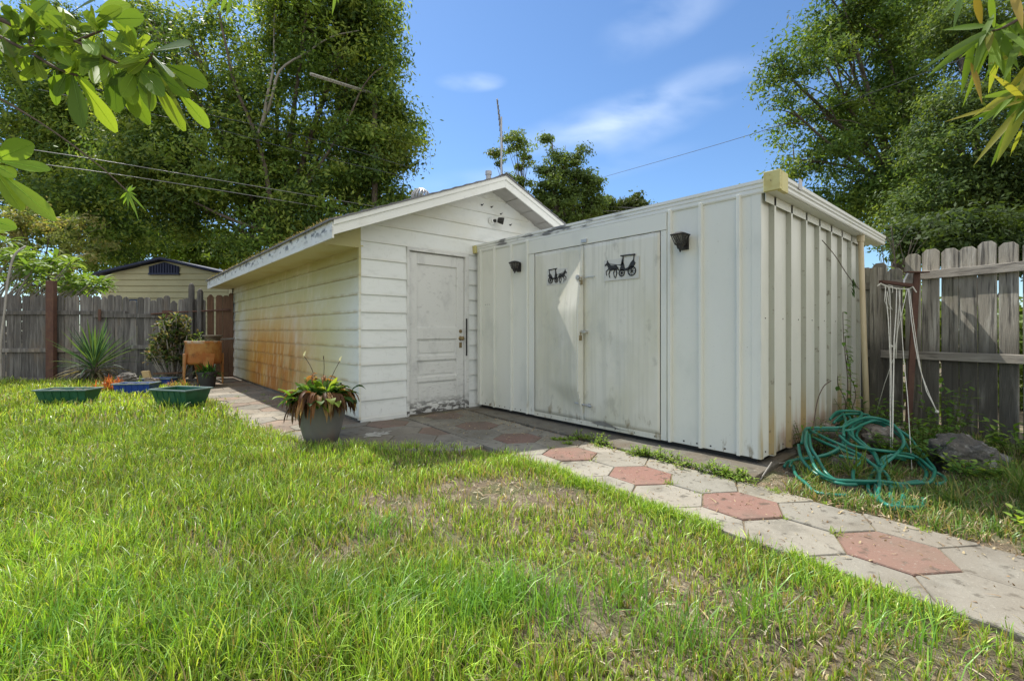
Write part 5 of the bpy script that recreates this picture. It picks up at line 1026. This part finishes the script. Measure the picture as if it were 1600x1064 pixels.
# ---------------------------------------------------------------- planters, trays
def trough(c, ax_, L_, W_, h, taper, mt, rim, label, soil=True, group=None, name='planter', cat='planter'):
    ax_ = Vector((ax_[0], ax_[1], 0)).normalized(); ay_ = Vector((-ax_.y, ax_.x, 0)); c = Vector(c); t = thing(name, label, cat, tuple(c), group)
    def ringp(l, w_, z): return [c+ax_*sx*l/2+ay_*sy*w_/2+Vector((0,0,z)) for sx, sy in ((-1,-1),(1,-1),(1,1),(-1,1))]
    mb = MB(); o0 = ringp(L_-taper, W_-taper, 0); o1 = ringp(L_, W_, h); i1 = ringp(L_-.03, W_-.03, h); i0 = ringp(L_-taper-.03, W_-taper-.03, .02)
    mb.add(o0+o1+i1+i0, [(0,3,2,1)]+[(i, (i+1) % 4, 4+(i+1) % 4, 4+i) for i in range(4)]+[(4+i, 4+(i+1) % 4, 8+(i+1) % 4, 8+i) for i in range(4)]+[(8+i, 8+(i+1) % 4, 12+(i+1) % 4, 12+i) for i in range(4)]+[(12,13,14,15)])
    for k in range(1, 6):      # moulded ribs on the long sides
        for sy in (-1, 1):
            u = -L_/2+L_*k/6; a_ = c+ax_*u*.96+ay_*sy*(W_-taper)/2; b_ = c+ax_*u+ay_*sy*W_/2+Vector((0,0,h-.02)); mb.tube([a_, b_], .006, 5)
    mb.build('tub', mt, t, bevel=.004)
    mb = MB(); e = ringp(L_+.035, W_+.035, h-.012); f_ = ringp(L_+.035, W_+.035, h+.006); g2 = ringp(L_-.02, W_-.02, h+.006); g3 = ringp(L_-.02, W_-.02, h-.012)
    mb.add(e+f_+g2+g3, [(i, (i+1) % 4, 4+(i+1) % 4, 4+i) for i in range(4)]+[(4+i, 4+(i+1) % 4, 8+(i+1) % 4, 8+i) for i in range(4)]+[(8+i, 8+(i+1) % 4, 12+(i+1) % 4, 12+i) for i in range(4)]+[(12+i, 12+(i+1) % 4, (i+1) % 4, i) for i in range(4)])
    mb.build('rim', rim, t, bevel=.003)
    if soil:
        mb = MB(); r_ = ringp(L_-.05, W_-.05, h-.035); 
        nn = 10; vs = []; fs = []
        for i in range(nn+1):
            for j in range(5):
                p = r_[0].lerp(r_[1], i/nn).lerp(r_[3].lerp(r_[2], i/nn), j/4); vs.append(p+Vector((0,0,U(-.012,.045)*(0<j<4))))
        for i in range(nn):
            for j in range(4): a_ = i*5+j; fs.append((a_, a_+5, a_+6, a_+1))
        mb.add(vs, fs); mb.build('soil', M['potsoil'], t)
    return t
trough((-.40, 9.30, 0), (.80, -.60), .68, .30, .215, .10, M['planter_g'], M['rim_g'], 'long dark green trough planter full of soil, in the lawn at left', group='plastic troughs')
trough((.80, 7.95, 0), (.55, -.83), .62, .40, .25, .12, M['planter_g'], M['rim_g'], 'empty green tub standing at the edge of the path', soil=False, group='plastic troughs')
trough((.40, 10.15, 0), (.85, -.55), .56, .30, .17, .06, M['blue'], M['rim_g'], 'blue plastic tray nearer the lawn, among the small clutter', group='plastic troughs')
trough((.78, 11.05, 0), (.85, -.55), .48, .26, .16, .06, M['blue'], M['rim_g'], 'blue plastic tray farther back beside the jade plant', group='plastic troughs')
# clutter
mb = MB(); mb.obox((.52, 10.95, .18), (.10, -.09, .01), (.03, .04, 0), (-.03, .01, .13)); mb.build('wood_block', mat('raw_pine', (.48,.36,.18), .8, [((.34,.24,.12), 20, .4, .7, (1,1,4), .6)]), label='small raw pine block standing among the trays', cat='wood block', bevel=.004)
rock('rock', (.30, 11.2, .16), (.20, .15, .12), 17, M['rock_g'], 'round grey stone between the red plant and the trays')
rock('rock', (.62, 10.85, .10), (.16, .12, .10), 19, M['rock'], 'small brown stone behind the blue trays')
for i, (x, y, z, l, lab) in enumerate(((.25, 10.75, .10, .9, 'pale weathered plank lying behind the red plant'), (1.0, 11.3, .20, .5, 'brown board lying under the jade plant'))):
    mb = MB(); mb.obox((x-.3, y+.2, z), (l*.75, -l*.62, .01), (.08, .09, 0), (0, 0, .03)); mb.build('plank', M['rail'] if i == 0 else M['wood_b'], label=lab, cat='plank', bevel=.003)
def tuft(mb, c, n_, L0, L1, W_, cols, e0=.5, e1=1.4, droop=(.3,1.2), shape=1, spread=.03, nseg=4, fold=.3):
    for i in range(n_):
        a = U(0, 6.283); e = U(e0, e1); d_ = Vector((math.cos(a)*math.cos(e), math.sin(a)*math.cos(e), math.sin(e)))
        mb.col = jit(random.choice(cols), .2); mb.leaf(Vector(c)+Vector((random.gauss(0,spread), random.gauss(0,spread), 0)), d_, (0,0,1), U(L0,L1), W_*U(.7,1.2), droop=U(*droop), fold=fold, shape=shape, nseg=nseg)
mb = MB(); random.seed(5)
for i in range(7): tuft(mb, (.02+U(-.16,.16), 10.7+U(-.14,.14), .02+U(0,.1)), 26, .10, .24, .016, [(.42,.09,.04), (.35,.12,.05), (.25,.10,.04)], .2, 1.4)
mb.build('red_plant', M['leafcol'], colored=True, label='low reddish orange spiky plant left of the blue trays', cat='plant')
mb = MB()
for i in range(6): tuft(mb, (.95+U(-.14,.14), 10.25+U(-.2,.2), .03+U(0,.08)), 18, .06, .15, .012, [(.40,.20,.13), (.32,.16,.08), (.2,.2,.07)], .2, 1.4)
mb.build('succulent', M['leafcol'], colored=True, label='pinkish low succulent right of the near blue tray', cat='plant')
# yucca
yc_ = Vector((-.17, 12.45, 0)); yu = thing('yucca', 'spiky blue-green yucca in front of the back fence', 'plant', tuple(yc_)); mb = MB(); random.seed(9)
for i in range(95):
    a = i*2.399+U(-.2,.2); t = i/95; e = .15+1.25*t+U(-.12,.12); b = yc_+Vector((math.cos(a)*.05, math.sin(a)*.05, .22+.30*t)); d_ = Vector((math.cos(a)*math.cos(e), math.sin(a)*math.cos(e), math.sin(e)))
    mb.col = jit(random.choice([(.045,.10,.065), (.06,.12,.07), (.09,.15,.05)]) if t > .15 else (.20,.17,.10)); mb.leaf(b, d_, (0,0,1), U(.50,.88), U(.035,.052), droop=U(.05,.35) if t > .3 else U(.6,1.3), fold=.4, shape=2 if 0 else 1, nseg=5)
mb.build('leaves', M['leafcol'], yu, colored=True); mb = MB()
for i in range(60):
    a = U(0, 6.28); e = U(-.3,.6); mb.col = jit(random.choice([(.07,.06,.04), (.12,.10,.06), (.05,.06,.03)])); mb.leaf(yc_+Vector((math.cos(a)*.06, math.sin(a)*.06, U(.1,.3))), (math.cos(a)*math.cos(e), math.sin(a)*math.cos(e), math.sin(e)), (0,0,1), U(.35,.6), .03, droop=U(1.5,3), shape=1, nseg=5)
mb.build('dead_leaves', M['leafcol'], yu, colored=True); mb = MB(); mb.tube([yc_, yc_+Vector((0,0,.5))], [.07,.05], 8); mb.build('trunk', M['bark'], yu)
# jade plant
jc = Vector((1.06, 11.62, 0)); jd = thing('jade_plant', 'bushy jade plant with thick rounded leaves before the back fence', 'plant', tuple(jc)); random.seed(10)
mb = MB(); bm2 = MB(); ends = []
for i in range(110):
    a = U(0, 6.28); e = U(.05, 1.5); r_ = U(.35, .98); p = jc+Vector((math.cos(a)*math.cos(e)*r_*.58, math.sin(a)*math.cos(e)*r_*.5, .38+math.sin(e)*r_*1.0)); ends.append(p)
    bm2.tube(smooth_path([jc+Vector((0,0,.05)), jc.lerp(p, .5)+Vector((0,0,-.1)), p], 3), [.026-.003*k for k in range(7)], 6)
bm2.build('trunk', M['greybark'], jd, smooth=True)
for p in ends:
    for k in range(26):
        d_ = Vector((random.gauss(0,1), random.gauss(0,1), random.gauss(.3,.8))).normalized(); mb.col = jit(random.choice([(.06,.10,.04), (.09,.14,.05), (.05,.08,.04), (.17,.16,.10), (.13,.10,.06)]), .25)
        mb.leaf(p+d_*U(0,.08), d_, (0,0,1), U(.06,.095), .055, droop=0, fold=.5, shape=0, nseg=3)
mb.build('leaves', M['leafcol'], jd, colored=True, smooth=True)
mb = MB(); 
for a_, b_ in (((248,522,9.3),(266,548,9.2)), ((252,512,9.3),(262,528,9.2))): mb.col = (.32,.34,.10); p = at(*b_); q_ = at(*a_); mb.leaf(p, q_-p, (0,0,1), (q_-p).length, .05, droop=0, shape=2, nseg=4)
mb.build('strap_leaf', M['leafcol'], jd, colored=True)
# rusted tub on legs, the saucer pot and aloe on it, the pot in front
tb = thing('old_washtub', 'rust-orange enamelled washtub on four tapered legs', 'washtub', (1.43, 10.72, 0)); tc_ = Vector((1.43, 10.72, 0))
mb = MB(); n_ = 36
prof = [(.28,.86), (.312,.86), (.312,.84), (.302,.82), (.300,.47), (.28,.42), (.001,.40)]
mb.lathe(tc_, [(.28,.55)]+prof[:-1]+[(.001,.39)], n_)
mb.build('tub', M['rusttub'], tb, smooth=True)
mb = MB(); mb.lathe(tc_, [(.001,.80),(.15,.81),(.285,.79)], 24); mb.build('soil', M['potsoil'], tb)
mb = MB(); mb.lathe(tc_+Vector((-.10,-.24,.56)), [(.001,0),(.02,.0),(.03,.02)], 10, Vector((-.5,-.85,0)).normalized(), Vector((.85,-.5,0)).normalized()); mb.build('drain_outlet', M['alum'], tb)
for k in range(4):
    a = R_(-131+45+90*k)+.05; d_ = Vector((math.cos(a), math.sin(a), 0)); s_ = Vector((-d_.y, d_.x, 0)); mb = MB()
    P0 = [tc_+d_*.293+s_*-.11+Vector((0,0,.62)), tc_+d_*.293+s_*.11+Vector((0,0,.62)), tc_+d_*.315+s_*.022+Vector((0,0,.04)), tc_+d_*.315+s_*-.022+Vector((0,0,.04))]
    mb.prism(P0, d_*.022); mb.tube([tc_+d_*.325+Vector((0,0,0)), tc_+d_*.325+Vector((0,0,.06))], .014, 8); mb.build('leg', M['rusttub'], tb, bevel=.004)
sp = MB(); sp.lathe((1.58, 10.72, .80), [(.001,0),(.09,0),(.13,.07),(.14,.14),(.17,.15),(.17,.17),(.13,.165),(.001,.15)], 24); sp.build('grey_bowl', M['concrete'], smooth=True, label='grey concrete bowl set in the rusty washtub', cat='bowl')
random.seed(14); mb = MB()
for i in range(7): tuft(mb, (1.36+U(-.15,.12), 10.62+U(-.13,.13), .80), 12, .10, .22, .014, [(.14,.20,.08), (.20,.26,.12), (.10,.16,.06)], -.1, 1.3, (.5, 3))
mb.build('trailing_plant', M['leafcol'], colored=True, label='pale green plant trailing over the washtub rim', cat='plant')
bp = thing('nursery_pot', 'black nursery pot with a fresh green plant before the washtub', 'potted plant', (1.42, 10.22, 0)); b_c = Vector((1.42, 10.22, .0))
mb = MB(); mb.lathe(b_c, [(.001,.005),(.125,.005),(.155,.26),(.168,.262),(.168,.30),(.155,.30),(.145,.24),(.001,.24)], 28); mb.build('pot', M['blackpot'], bp, smooth=False)
mb = MB(); tuft(mb, b_c+Vector((0,0,.25)), 110, .12, .30, .03, [(.03,.09,.02), (.045,.12,.025), (.07,.15,.03)], .2, 1.45, (.6,2.4), 1, .06); mb.build('foliage', M['leafcol'], bp, colored=True)
# water pipe by the garage corner with the fence
gp = MB(); gp.tube([at(330, 534, 9.0), at(345, 530, 9.4), at(366, 529, 10.1)], .016, 6); gp.build('conduit', M['wire'], label='thin grey pipe running from the washtub to the garage wall', cat='pipe')

# ---------------------------------------------------------------- lawn
def lawn_edge(y):     # x of the lawn's edge beside the paving
    ys = [-4, .1, .75, 1.25, 2.1, 3.0, 3.5, 4.0, 4.25, 4.6, 5.6, 8.1, 10.2, 12, 16]; xs = [2.40, 2.42, 2.44, 2.50, 2.47, 2.52, 2.32, 1.80, 1.45, 1.30, 1.22, 1.17, 1.10, 1.0, 1.0]
    return np.interp(y, ys, xs)
fwd = np.array([.6584, .7527]); rgt = np.array([.7527, -.6584])
def bare(x, y):
    """0 = full sward, 1 = bare earth"""
    b = np.zeros_like(x)
    for cx_, cy_, rx, ry, k in ((2.0, 2.45, .42, .30, .78), (2.2, 2.05, .30, .28, .68), (1.75, .85, .50, .55, .85), (1.45, 1.15, .35, .3, .7), (1.2, .45, .35, .35, .65), (.80, 2.2, .22, .18, .9), (1.35, .1, .4, .5, .6), (.15, 1.35, .3, .25, .55), (.7, .95, .25, .2, .65), (2.2, 3.2, .35, .22, .5), (1.4, 2.6, .35, .25, .5), (1.9,.2,.4,.4,.6), (-.25, 1.75, .25, .2, .5)):
        b = np.maximum(b, k*np.exp(-(((x-cx_)/rx)**2+((y-cy_)/ry)**2)))
    return b
def blades(n_, dmin, dmax, hw, hscale, wscale, seed, region='lawn'):
    rg = np.random.default_rng(seed)
    d = np.sqrt(rg.random(n_)*(dmax**2-dmin**2)+dmin**2); u = (rg.random(n_)*2-1)*hw
    x = fwd[0]*d+rgt[0]*u*d; y = fwd[1]*d+rgt[1]*u*d
    return x, y, d
def make_grass(name, x, y, h, wd, cols, seed, lean=.45, z0=-.025, mat_=None, **kw):
    rg = np.random.default_rng(seed); n_ = len(x)
    az = rg.random(n_)*2*np.pi; ln_ = np.abs(rg.normal(0, lean, n_))+.08
    dx = np.cos(az)*ln_*h; dy = np.sin(az)*ln_*h
    fa = az+np.pi/2+rg.normal(0, .6, n_); sx = np.cos(fa)*wd/2; sy = np.sin(fa)*wd/2
    ts = np.array([0, .40, .75, 1.0]); ws = np.array([.85, 1.0, .62, 0])
    V = np.empty((n_, 7, 3), np.float32)
    for k in range(3):
        t = ts[k]; cx_ = x+dx*t**1.9; cy_ = y+dy*t**1.9; cz_ = z0+h*(t-.18*np.minimum(ln_, 1.6)*t**3)
        V[:,2*k,0] = cx_-sx*ws[k]; V[:,2*k,1] = cy_-sy*ws[k]; V[:,2*k,2] = cz_; V[:,2*k+1,0] = cx_+sx*ws[k]; V[:,2*k+1,1] = cy_+sy*ws[k]; V[:,2*k+1,2] = cz_
    V[:,6,0] = x+dx; V[:,6,1] = y+dy; V[:,6,2] = z0+h*(1-.18*np.minimum(ln_, 1.6)*1.6)
    me = bpy.data.meshes.new(name); me.vertices.add(n_*7); me.vertices.foreach_set('co', V.reshape(-1))
    base_ = (np.arange(n_, dtype=np.int32)*7)[:,None]; lp = base_+np.array([0,1,3,2, 2,3,5,4, 4,5,6], np.int32)[None]
    me.loops.add(n_*11); me.loops.foreach_set('vertex_index', lp.reshape(-1)); me.polygons.add(n_*3)
    me.polygons.foreach_set('loop_start', ((np.arange(n_, dtype=np.int32)*11)[:,None]+np.array([0,4,8], np.int32)).reshape(-1)); me.update(calc_edges=True)
    at_ = me.color_attributes.new('Col', 'FLOAT_COLOR', 'POINT'); b4 = np.ones((n_*7, 4), np.float32); b4[:,:3] = np.repeat(cols, 7, 0); at_.data.foreach_set('color', b4.reshape(-1))
    me.materials.append(mat_ or M['grass']); o = bpy.data.objects.new(name, me); C.objects.link(o); tag(o, **kw); return o
GC = np.array([(.30,.50,.05), (.37,.56,.065), (.20,.38,.04), (.48,.60,.11), (.33,.49,.065)])
xs_, ys_, hs_, ws_, cs_ = [], [], [], [], []
for n_, d0, d1, hw, hsc, wsc, sd_ in ((95000, .7, 2.3, 1.45, 1, 1, 1), (185000, 2.3, 5.0, 1.35, 1, 1.25, 2), (120000, 5.0, 10.5, 1.25, 1.0, 2.5, 3), (30000, 10.5, 16, 1.5, 1.2, 3.5, 4)):
    x, y, d = blades(n_, d0, d1, hw, 1, 1, sd_)
    rg = np.random.default_rng(sd_+50)
    # pull blades together into small tussocks
    cell = .055; jx = (np.floor(x/cell)+.5)*cell; jy = (np.floor(y/cell)+.5)*cell; hsh = vnoise(jx*7.7, jy*7.7, 3.1, 77)
    x = jx+(x-jx)*(.35+.6*hsh); y = jy+(y-jy)*(.35+.6*hsh)
    ex = np.where(y < 3.0, 2.51+.0735*(y-1.925), lawn_edge(y)+.07)+.10*(vnoise(x, y, 6, 9)-.5)+.05*rg.normal(size=len(x))*(rg.random(len(x)) < .25)
    ok = (x < ex) & (y < 15.6-.715*(x+3.6)-.02+0*x)
    b = bare(x, y); pn = vnoise(x, y, 2.1, 8)*.6+vnoise(x, y, 6.3, 18)*.4
    near_path = np.clip((x-(ex-.9))/.9, 0, 1)*(y < 3.4)
    keep = rg.random(len(x)) > np.clip(b*.88 + .03*near_path*(pn < .6) + .9*np.clip(.44-pn, 0, 1)*2.6*(y < 4.5), 0, .97)
    ok &= keep
    x, y, d, pn, b = x[ok], y[ok], d[ok], pn[ok], b[ok]; hn = vnoise(x, y, 1.3, 28); h2 = vnoise(x, y, 9, 29)
    h = (.030+.060*hn+.055*h2)*(.45+1.15*np.random.default_rng(sd_+9).random(len(x)))
    h *= 1-.55*b; h *= np.where(x > 1.2, .82, 1.0); h *= 1+.25*np.clip((2.3-d)/1.2, 0, 1)*(x < .8)
    far = np.clip((d-5)/4, 0, 1); h *= 1+.15*far
    wd = (.0029+.0025*rg.random(len(x)))*wsc
    ci = rg.integers(0, len(GC), len(x)); pn2 = vnoise(x, y, 1.1, 38)
    col = GC[ci]*(.25+1.10*rg.random(len(x))**1.3)[:,None]; col *= (.68+.55*pn2)[:,None]
    col[:,0] *= 1+.25*far; col[:,1] *= 1+.12*far
    dry = rg.random(len(x)) < (.07+.30*b+.09*(x > 1.0)+.16*np.clip(.45-pn, 0, 1)*2); col[dry] = np.array([.36,.29,.14])*(.7+.6*rg.random(dry.sum()))[:,None]
    xs_.append(x); ys_.append(y); hs_.append(h); ws_.append(wd); cs_.append(col)
make_grass('grass', np.concatenate(xs_), np.concatenate(ys_), np.concatenate(hs_), np.concatenate(ws_), np.concatenate(cs_), 61, label='uncut bright green lawn with thin patches', cat='grass', kind='stuff')
rg = np.random.default_rng(131); n_ = 15000; y = rg.uniform(-1.2, 4.4, n_); x = np.where(y < 3.0, 2.52+.0735*(y-1.925), lawn_edge(y)+.05)-np.abs(rg.normal(0, .06, n_))+.10*(vnoise(y, y*0, 5, 61)-.5)
ok = vnoise(x, y, 4.5, 62) > .27; x, y = x[ok], y[ok]
make_grass('edge_grass', x, y, .035+.085*rg.random(len(x))*vnoise(x, y, 3, 63), .0035+.002*rg.random(len(x)), GC[rg.integers(0, len(GC), len(x))]*(.45+.7*rg.random(len(x)))[:,None], 132, lean=.6, label='longer grass leaning over the edge of the hexagon path', cat='grass', kind='stuff')
# dry straw and fallen leaf bits lying on the soil
rg = np.random.default_rng(91); x, y, d = blades(70000, .7, 6.5, 1.4, 1, 1, 92)
b = bare(x, y); ok = (x < lawn_edge(y)+.05) & (rg.random(len(x)) < .18+b) | ((x > 3.05) & (x < 6.4) & (y < 1.30) & (x > 2.925+.44+.0735*(y-1.925)) & (rg.random(len(x)) < .75))
x, y = x[ok], y[ok]; n_ = len(x); col = np.array([(.42,.34,.22), (.52,.46,.34), (.25,.17,.10), (.36,.27,.15)])[rg.integers(0, 4, n_)]*(.6+.7*rg.random(n_))[:,None]
make_grass('straw_litter', x, y, .008+.018*rg.random(n_)**2, .003+.006*rg.random(n_), col, 93, lean=2.0, z0=-.018, mat_=mat('straw', (1,1,1), .8, col=1, transl=.1), label='dry straw and leaf bits scattered over bare soil', cat='litter', kind='stuff')
rg = np.random.default_rng(141); n_ = 1500; y = rg.uniform(-.6, 5.0, n_); x = 2.95+.0735*(y-1.925)+np.where(rg.random(n_) < .6, rg.normal(.42, .12, n_), rg.uniform(-.4, .4, n_)); ok = x < 3.8; x, y = x[ok], y[ok]
make_grass('path_litter', x, y, .004+.010*rg.random(len(x)), .004+.007*rg.random(len(x)), np.array([(.30,.20,.11), (.16,.10,.05), (.42,.34,.2)])[rg.integers(0,3,len(x))], 142, lean=2.5, z0=.014, mat_=bpy.data.materials['straw'], label='dry leaf crumbs blown along the shed side of the path', cat='litter', kind='stuff')
# rough grass and weeds round in the foreground
rg = np.random.default_rng(101); cl = []
for px_, py_, n_, r_ in ((60,1010,500,.22),(150,960,420,.20),(230,1010,380,.16),(330,960,420,.18),(420,1000,400,.16),(520,950,420,.16),(590,980,420,.14),(660,930,300,.14),(740,960,520,.13),(790,930,420,.12),(860,960,300,.14),(980,930,200,.14),(1060,1000,220,.16),(1180,960,160,.14),(60,860,260,.2),(180,830,260,.2),(330,840,240,.2),(470,820,200,.2),(600,830,180,.18),(60,760,240,.25),(1250,900,120,.14),(1400,990,160,.15)):
    d_ = 726*1.055/(py_-517); a_ = (px_-800)/726; cx_, cy_ = (.6584+a_*.7527)*d_, (.7527-a_*.6584)*d_
    cl.append(np.stack([rg.normal(cx_, r_*.55, n_), rg.normal(cy_, r_*.55, n_), .09+(.11 if py_ > 900 else .07)*rg.random(n_)], 1))
cl = np.concatenate(cl); cl = cl[rg.random(len(cl)) < .62]; ok = cl[:,0] < lawn_edge(cl[:,1])-.2; cl = cl[ok]
make_grass('tall_grass', cl[:,0], cl[:,1], cl[:,2], .0030+.0025*rg.random(len(cl)), np.array([(.15,.31,.04), (.21,.38,.05), (.11,.24,.04)])[rg.integers(0,3,len(cl))]*(.6+.8*rg.random(len(cl)))[:,None], 102, lean=.55, label='taller dark tufts standing above the near lawn', cat='grass', kind='stuff')
# rough grass and weeds round the hose and rocks
rg = np.random.default_rng(111); n_ = 34000; x = rg.uniform(3.3, 6.5, n_); y = rg.uniform(-1.4, 1.28, n_)
edge = 2.925+.47+.0735*(y-1.925)+.10*vnoise(x, y, 7, 5)
pn = vnoise(x, y, 2.6, 6)*.6+vnoise(x, y, 7, 7)*.4
fx = 6.75-.34*(1.35-y)
ok = (x > edge) & (x < fx-.03) & (pn > .43-.13*(x > 4.9)-.14*(y < .45)) & ~((x < 3.9) & (y > 1.15)); x, y, pn = x[ok], y[ok], pn[ok]
col = np.array([(.12,.23,.04), (.17,.29,.05), (.30,.29,.10), (.08,.16,.03), (.34,.27,.14)])[rg.integers(0, 5, len(x))]*(.5+.9*rg.random(len(x)))[:,None]
make_grass('rough_grass', x, y, .04+.13*rg.random(len(x))*pn, .0045+.003*rg.random(len(x)), col, 112, lean=.7, label='rough weedy grass between the path, hose and right fence', cat='grass', kind='stuff')
# behind the left fence a strip of sunlit ground cover; weeds along it in front
mb = MB(); random.seed(77)
def weed(mb, c, n_, r_, lmin, lmax, w_, cols, hgt):
    for i in range(n_):
        a = U(0, 6.28); rr = r_*math.sqrt(rnd()); st_ = Vector((c[0]+rr*math.cos(a)*.4, c[1]+rr*math.sin(a)*.4, 0)); tp = Vector((c[0]+rr*math.cos(a), c[1]+rr*math.sin(a), U(.3,1)*hgt))
        mb.col = (.09,.10,.04); mb.tube([st_, tp], .0016, 4, False)
        for k in range(4):
            aa = U(0, 6.28); e = U(-.1, .8); mb.col = jit(random.choice(cols), .2); mb.leaf(st_.lerp(tp, .55+.15*k), (math.cos(aa)*math.cos(e), math.sin(aa)*math.cos(e), math.sin(e)), (0,0,1), U(lmin,lmax), w_, droop=.5, shape=1, nseg=3)
WC = [(.22,.34,.06), (.28,.38,.08), (.15,.25,.04)]
spots = []
for i in range(26):
    y = U(1.35, 3.0); spots.append((3.36+(y-1.8)*.085+U(-.03,.05), y, U(.05,.10), U(.05,.11)))
for i in range(6): spots.append((U(3.2,3.55), U(2.9,3.2), .05, .03))
for s_ in spots: weed(mb, s_, 14, s_[2], .018, .038, .014, WC, s_[3])
mb.build('slab_weeds', M['leafcol'], colored=True, label='little bright weeds growing along the shed slab edge', cat='weeds', kind='stuff')
mb = MB()
for i in range(46):      # tiny tufts in the paver joints and on the path edge
    if i < 26: y = U(-.2, 2.9); x = 2.925+.40+.0735*(y-1.925)+U(-.04,.07)
    elif i < 34: kk = i-30; y = 1.925+.73*(kk//2)+random.choice([.243,-.243]); x = 2.925+.0735*(y-1.925)
    else: x = U(1.25, 2.0); y = U(4.9, 9.5)
    tuft(mb, (x, y, 0), 26, .02, .06, .006, WC+[(.22,.26,.07)], .1, 1.3, (.3,1.5), 1, .018, 3)
mb.build('joint_weeds', M['leafcol'], colored=True, label='tiny tufts sprouting between the pavers', cat='weeds', kind='stuff')
# leafy weeds by the right fence and the shed end
def plant(name, label, c, n_, r_, h_, lmin, lmax, w_, cols, cat='plant'):
    mb = MB(); weed(mb, c, n_, r_, lmin, lmax, w_, cols, h_); return mb.build(name, M['leafcol'], colored=True, label=label, cat=cat)
DG = [(.07,.15,.03), (.10,.19,.035), (.13,.23,.045)]
plant('weed', 'leafy weed with pale leaves growing against the fence behind the hose', (5.95, .62, 0), 26, .24, .62, .06, .11, .035, DG+[(.12,.20,.05)])
plant('weed', 'low dark weed between the hose and the big grey rock', (5.45, .72, 0), 60, .36, .34, .04, .08, .03, DG)
plant('weed', 'leafy weed sprouting right of the big grey rock', (5.55, .12, 0), 44, .30, .30, .05, .10, .035, DG+WC)
plant('weed', 'dark tangle of weeds at the foot of the shed end wall', (4.45, 1.28, 0), 46, .22, .30, .03, .06, .018, DG+[(.16,.12,.06)])
plant('weed', 'bright broad-leaved weed at the right end of the path verge', (3.75, -.12, 0), 70, .28, .12, .03, .06, .028, WC)
plant('weed', 'weeds behind the hose in the corner of shed and fence', (5.75, 1.15, 0), 46, .30, .40, .04, .08, .03, DG)
mb = MB(); random.seed(3)
for (x, y, n_, l) in ((4.05, .88, 60, .30), (4.28, .72, 30, .2), (3.9, .35, 50, .22), (4.25, .05, 80, .34), (4.05, -.25, 60, .3), (4.6, .15, 60, .28), (3.75, 1.08, 30, .16), (5.0, -.1, 60, .3), (5.4,-.2,60,.3)):
    tuft(mb, (x, y, 0), n_, l*.5, l, .010, [(.10,.18,.035), (.14,.22,.05), (.08,.14,.03), (.22,.22,.08)], .35, 1.45, (.4,1.6), 1, .03, 5)
mb.build('grass_tufts', M['leafcol'], colored=True, label='arching grass tufts beside the path and hose', cat='grass', kind='stuff')
plant('weed', 'spreading broad-leaved weed at the foot of the right fence, far right', (5.75, -.35, 0), 90, .42, .34, .05, .09, .035, DG)
plant('weed', 'small leafy weed in front of the big grey rock', (4.65, .32, 0), 40, .20, .16, .04, .07, .028, DG+WC)
plant('weed', 'weed clump growing up through the middle of the hose coils', (4.75, .70, 0), 60, .26, .24, .04, .08, .028, DG)
# vine up the shed end wall by the pipe
vn = thing('climbing_vine', 'thin green vine climbing the shed end wall beside the pipe', 'vine', (5.75, 1.32, 0)); mb = MB(); lv = MB(); random.seed(44)
for k, (x, hh) in enumerate(((5.72, 1.25), (5.85, 1.0), (5.6, .6), (5.95, .8))):
    pts = [Vector((x+.05*math.sin(j*1.3+k), 1.34+.03*math.cos(j), hh*j/7)) for j in range(8)]; mb.tube(smooth_path(pts, 3), .004, 5)
    for p in smooth_path(pts, 4):
        if rnd() < .8: a = U(3, 6.28); lv.col = jit(random.choice(DG), .2); lv.leaf(p, (math.cos(a), math.sin(a)*.8, U(-.4,.4)), (0,0,1), U(.05,.09), .04, droop=.6, shape=1, nseg=4)
mb.tube(smooth_path([(4.35, 1.25, .1), (4.55, 1.27, .42), (4.85, 1.3, .55), (5.2, 1.33, .58)], 5), .0045, 5)
mb.tube(smooth_path([(5.15, 1.39, 1.92), (5.45, 1.36, 1.80), (5.8, 1.33, 1.62), (6.1, 1.3, 1.5)], 5), .004, 5)
for k in range(26): lv.col = jit((.04,.10,.02)); lv.leaf((5.95+U(-.05,.05), 1.33, 1.62-U(0,.15)), (U(-.5,.5), -.3, -1), (0,-1,.2), U(.06,.1), .035, droop=.2, shape=1, nseg=4)
mb.build('stem', M['twig'], vn); lv.build('leaves', M['leafcol'], vn, colored=True)
# sticks near the shed corner, flaked paint patch on the apron
for pts, lab in (([at(1184, 728, 3.6), at(1230, 722, 3.7), at(1262, 712, 3.8)], 'long thin bare twig lying at the shed corner'), ([at(1186, 752, 3.35), at(1206, 722, 3.45)], 'short pale stick leaning at the shed corner')):
    mb = MB(); mb.tube(pts, .005, 5); mb.build('stick', M['greybark'], label=lab, cat='stick')
mb = MB(); pts = []
for k in range(26): a = 2*math.pi*k/26; r_ = U(.55, 1.2); pts.append((2.06+.17*r_*math.cos(a), 4.42+.12*r_*math.sin(a), .0175))
mb.prism(pts, (0, 0, .0015)); mb.build('paint_patch', M['white'], label='pale splash of dried cement on the paving before the garage', cat='stain')
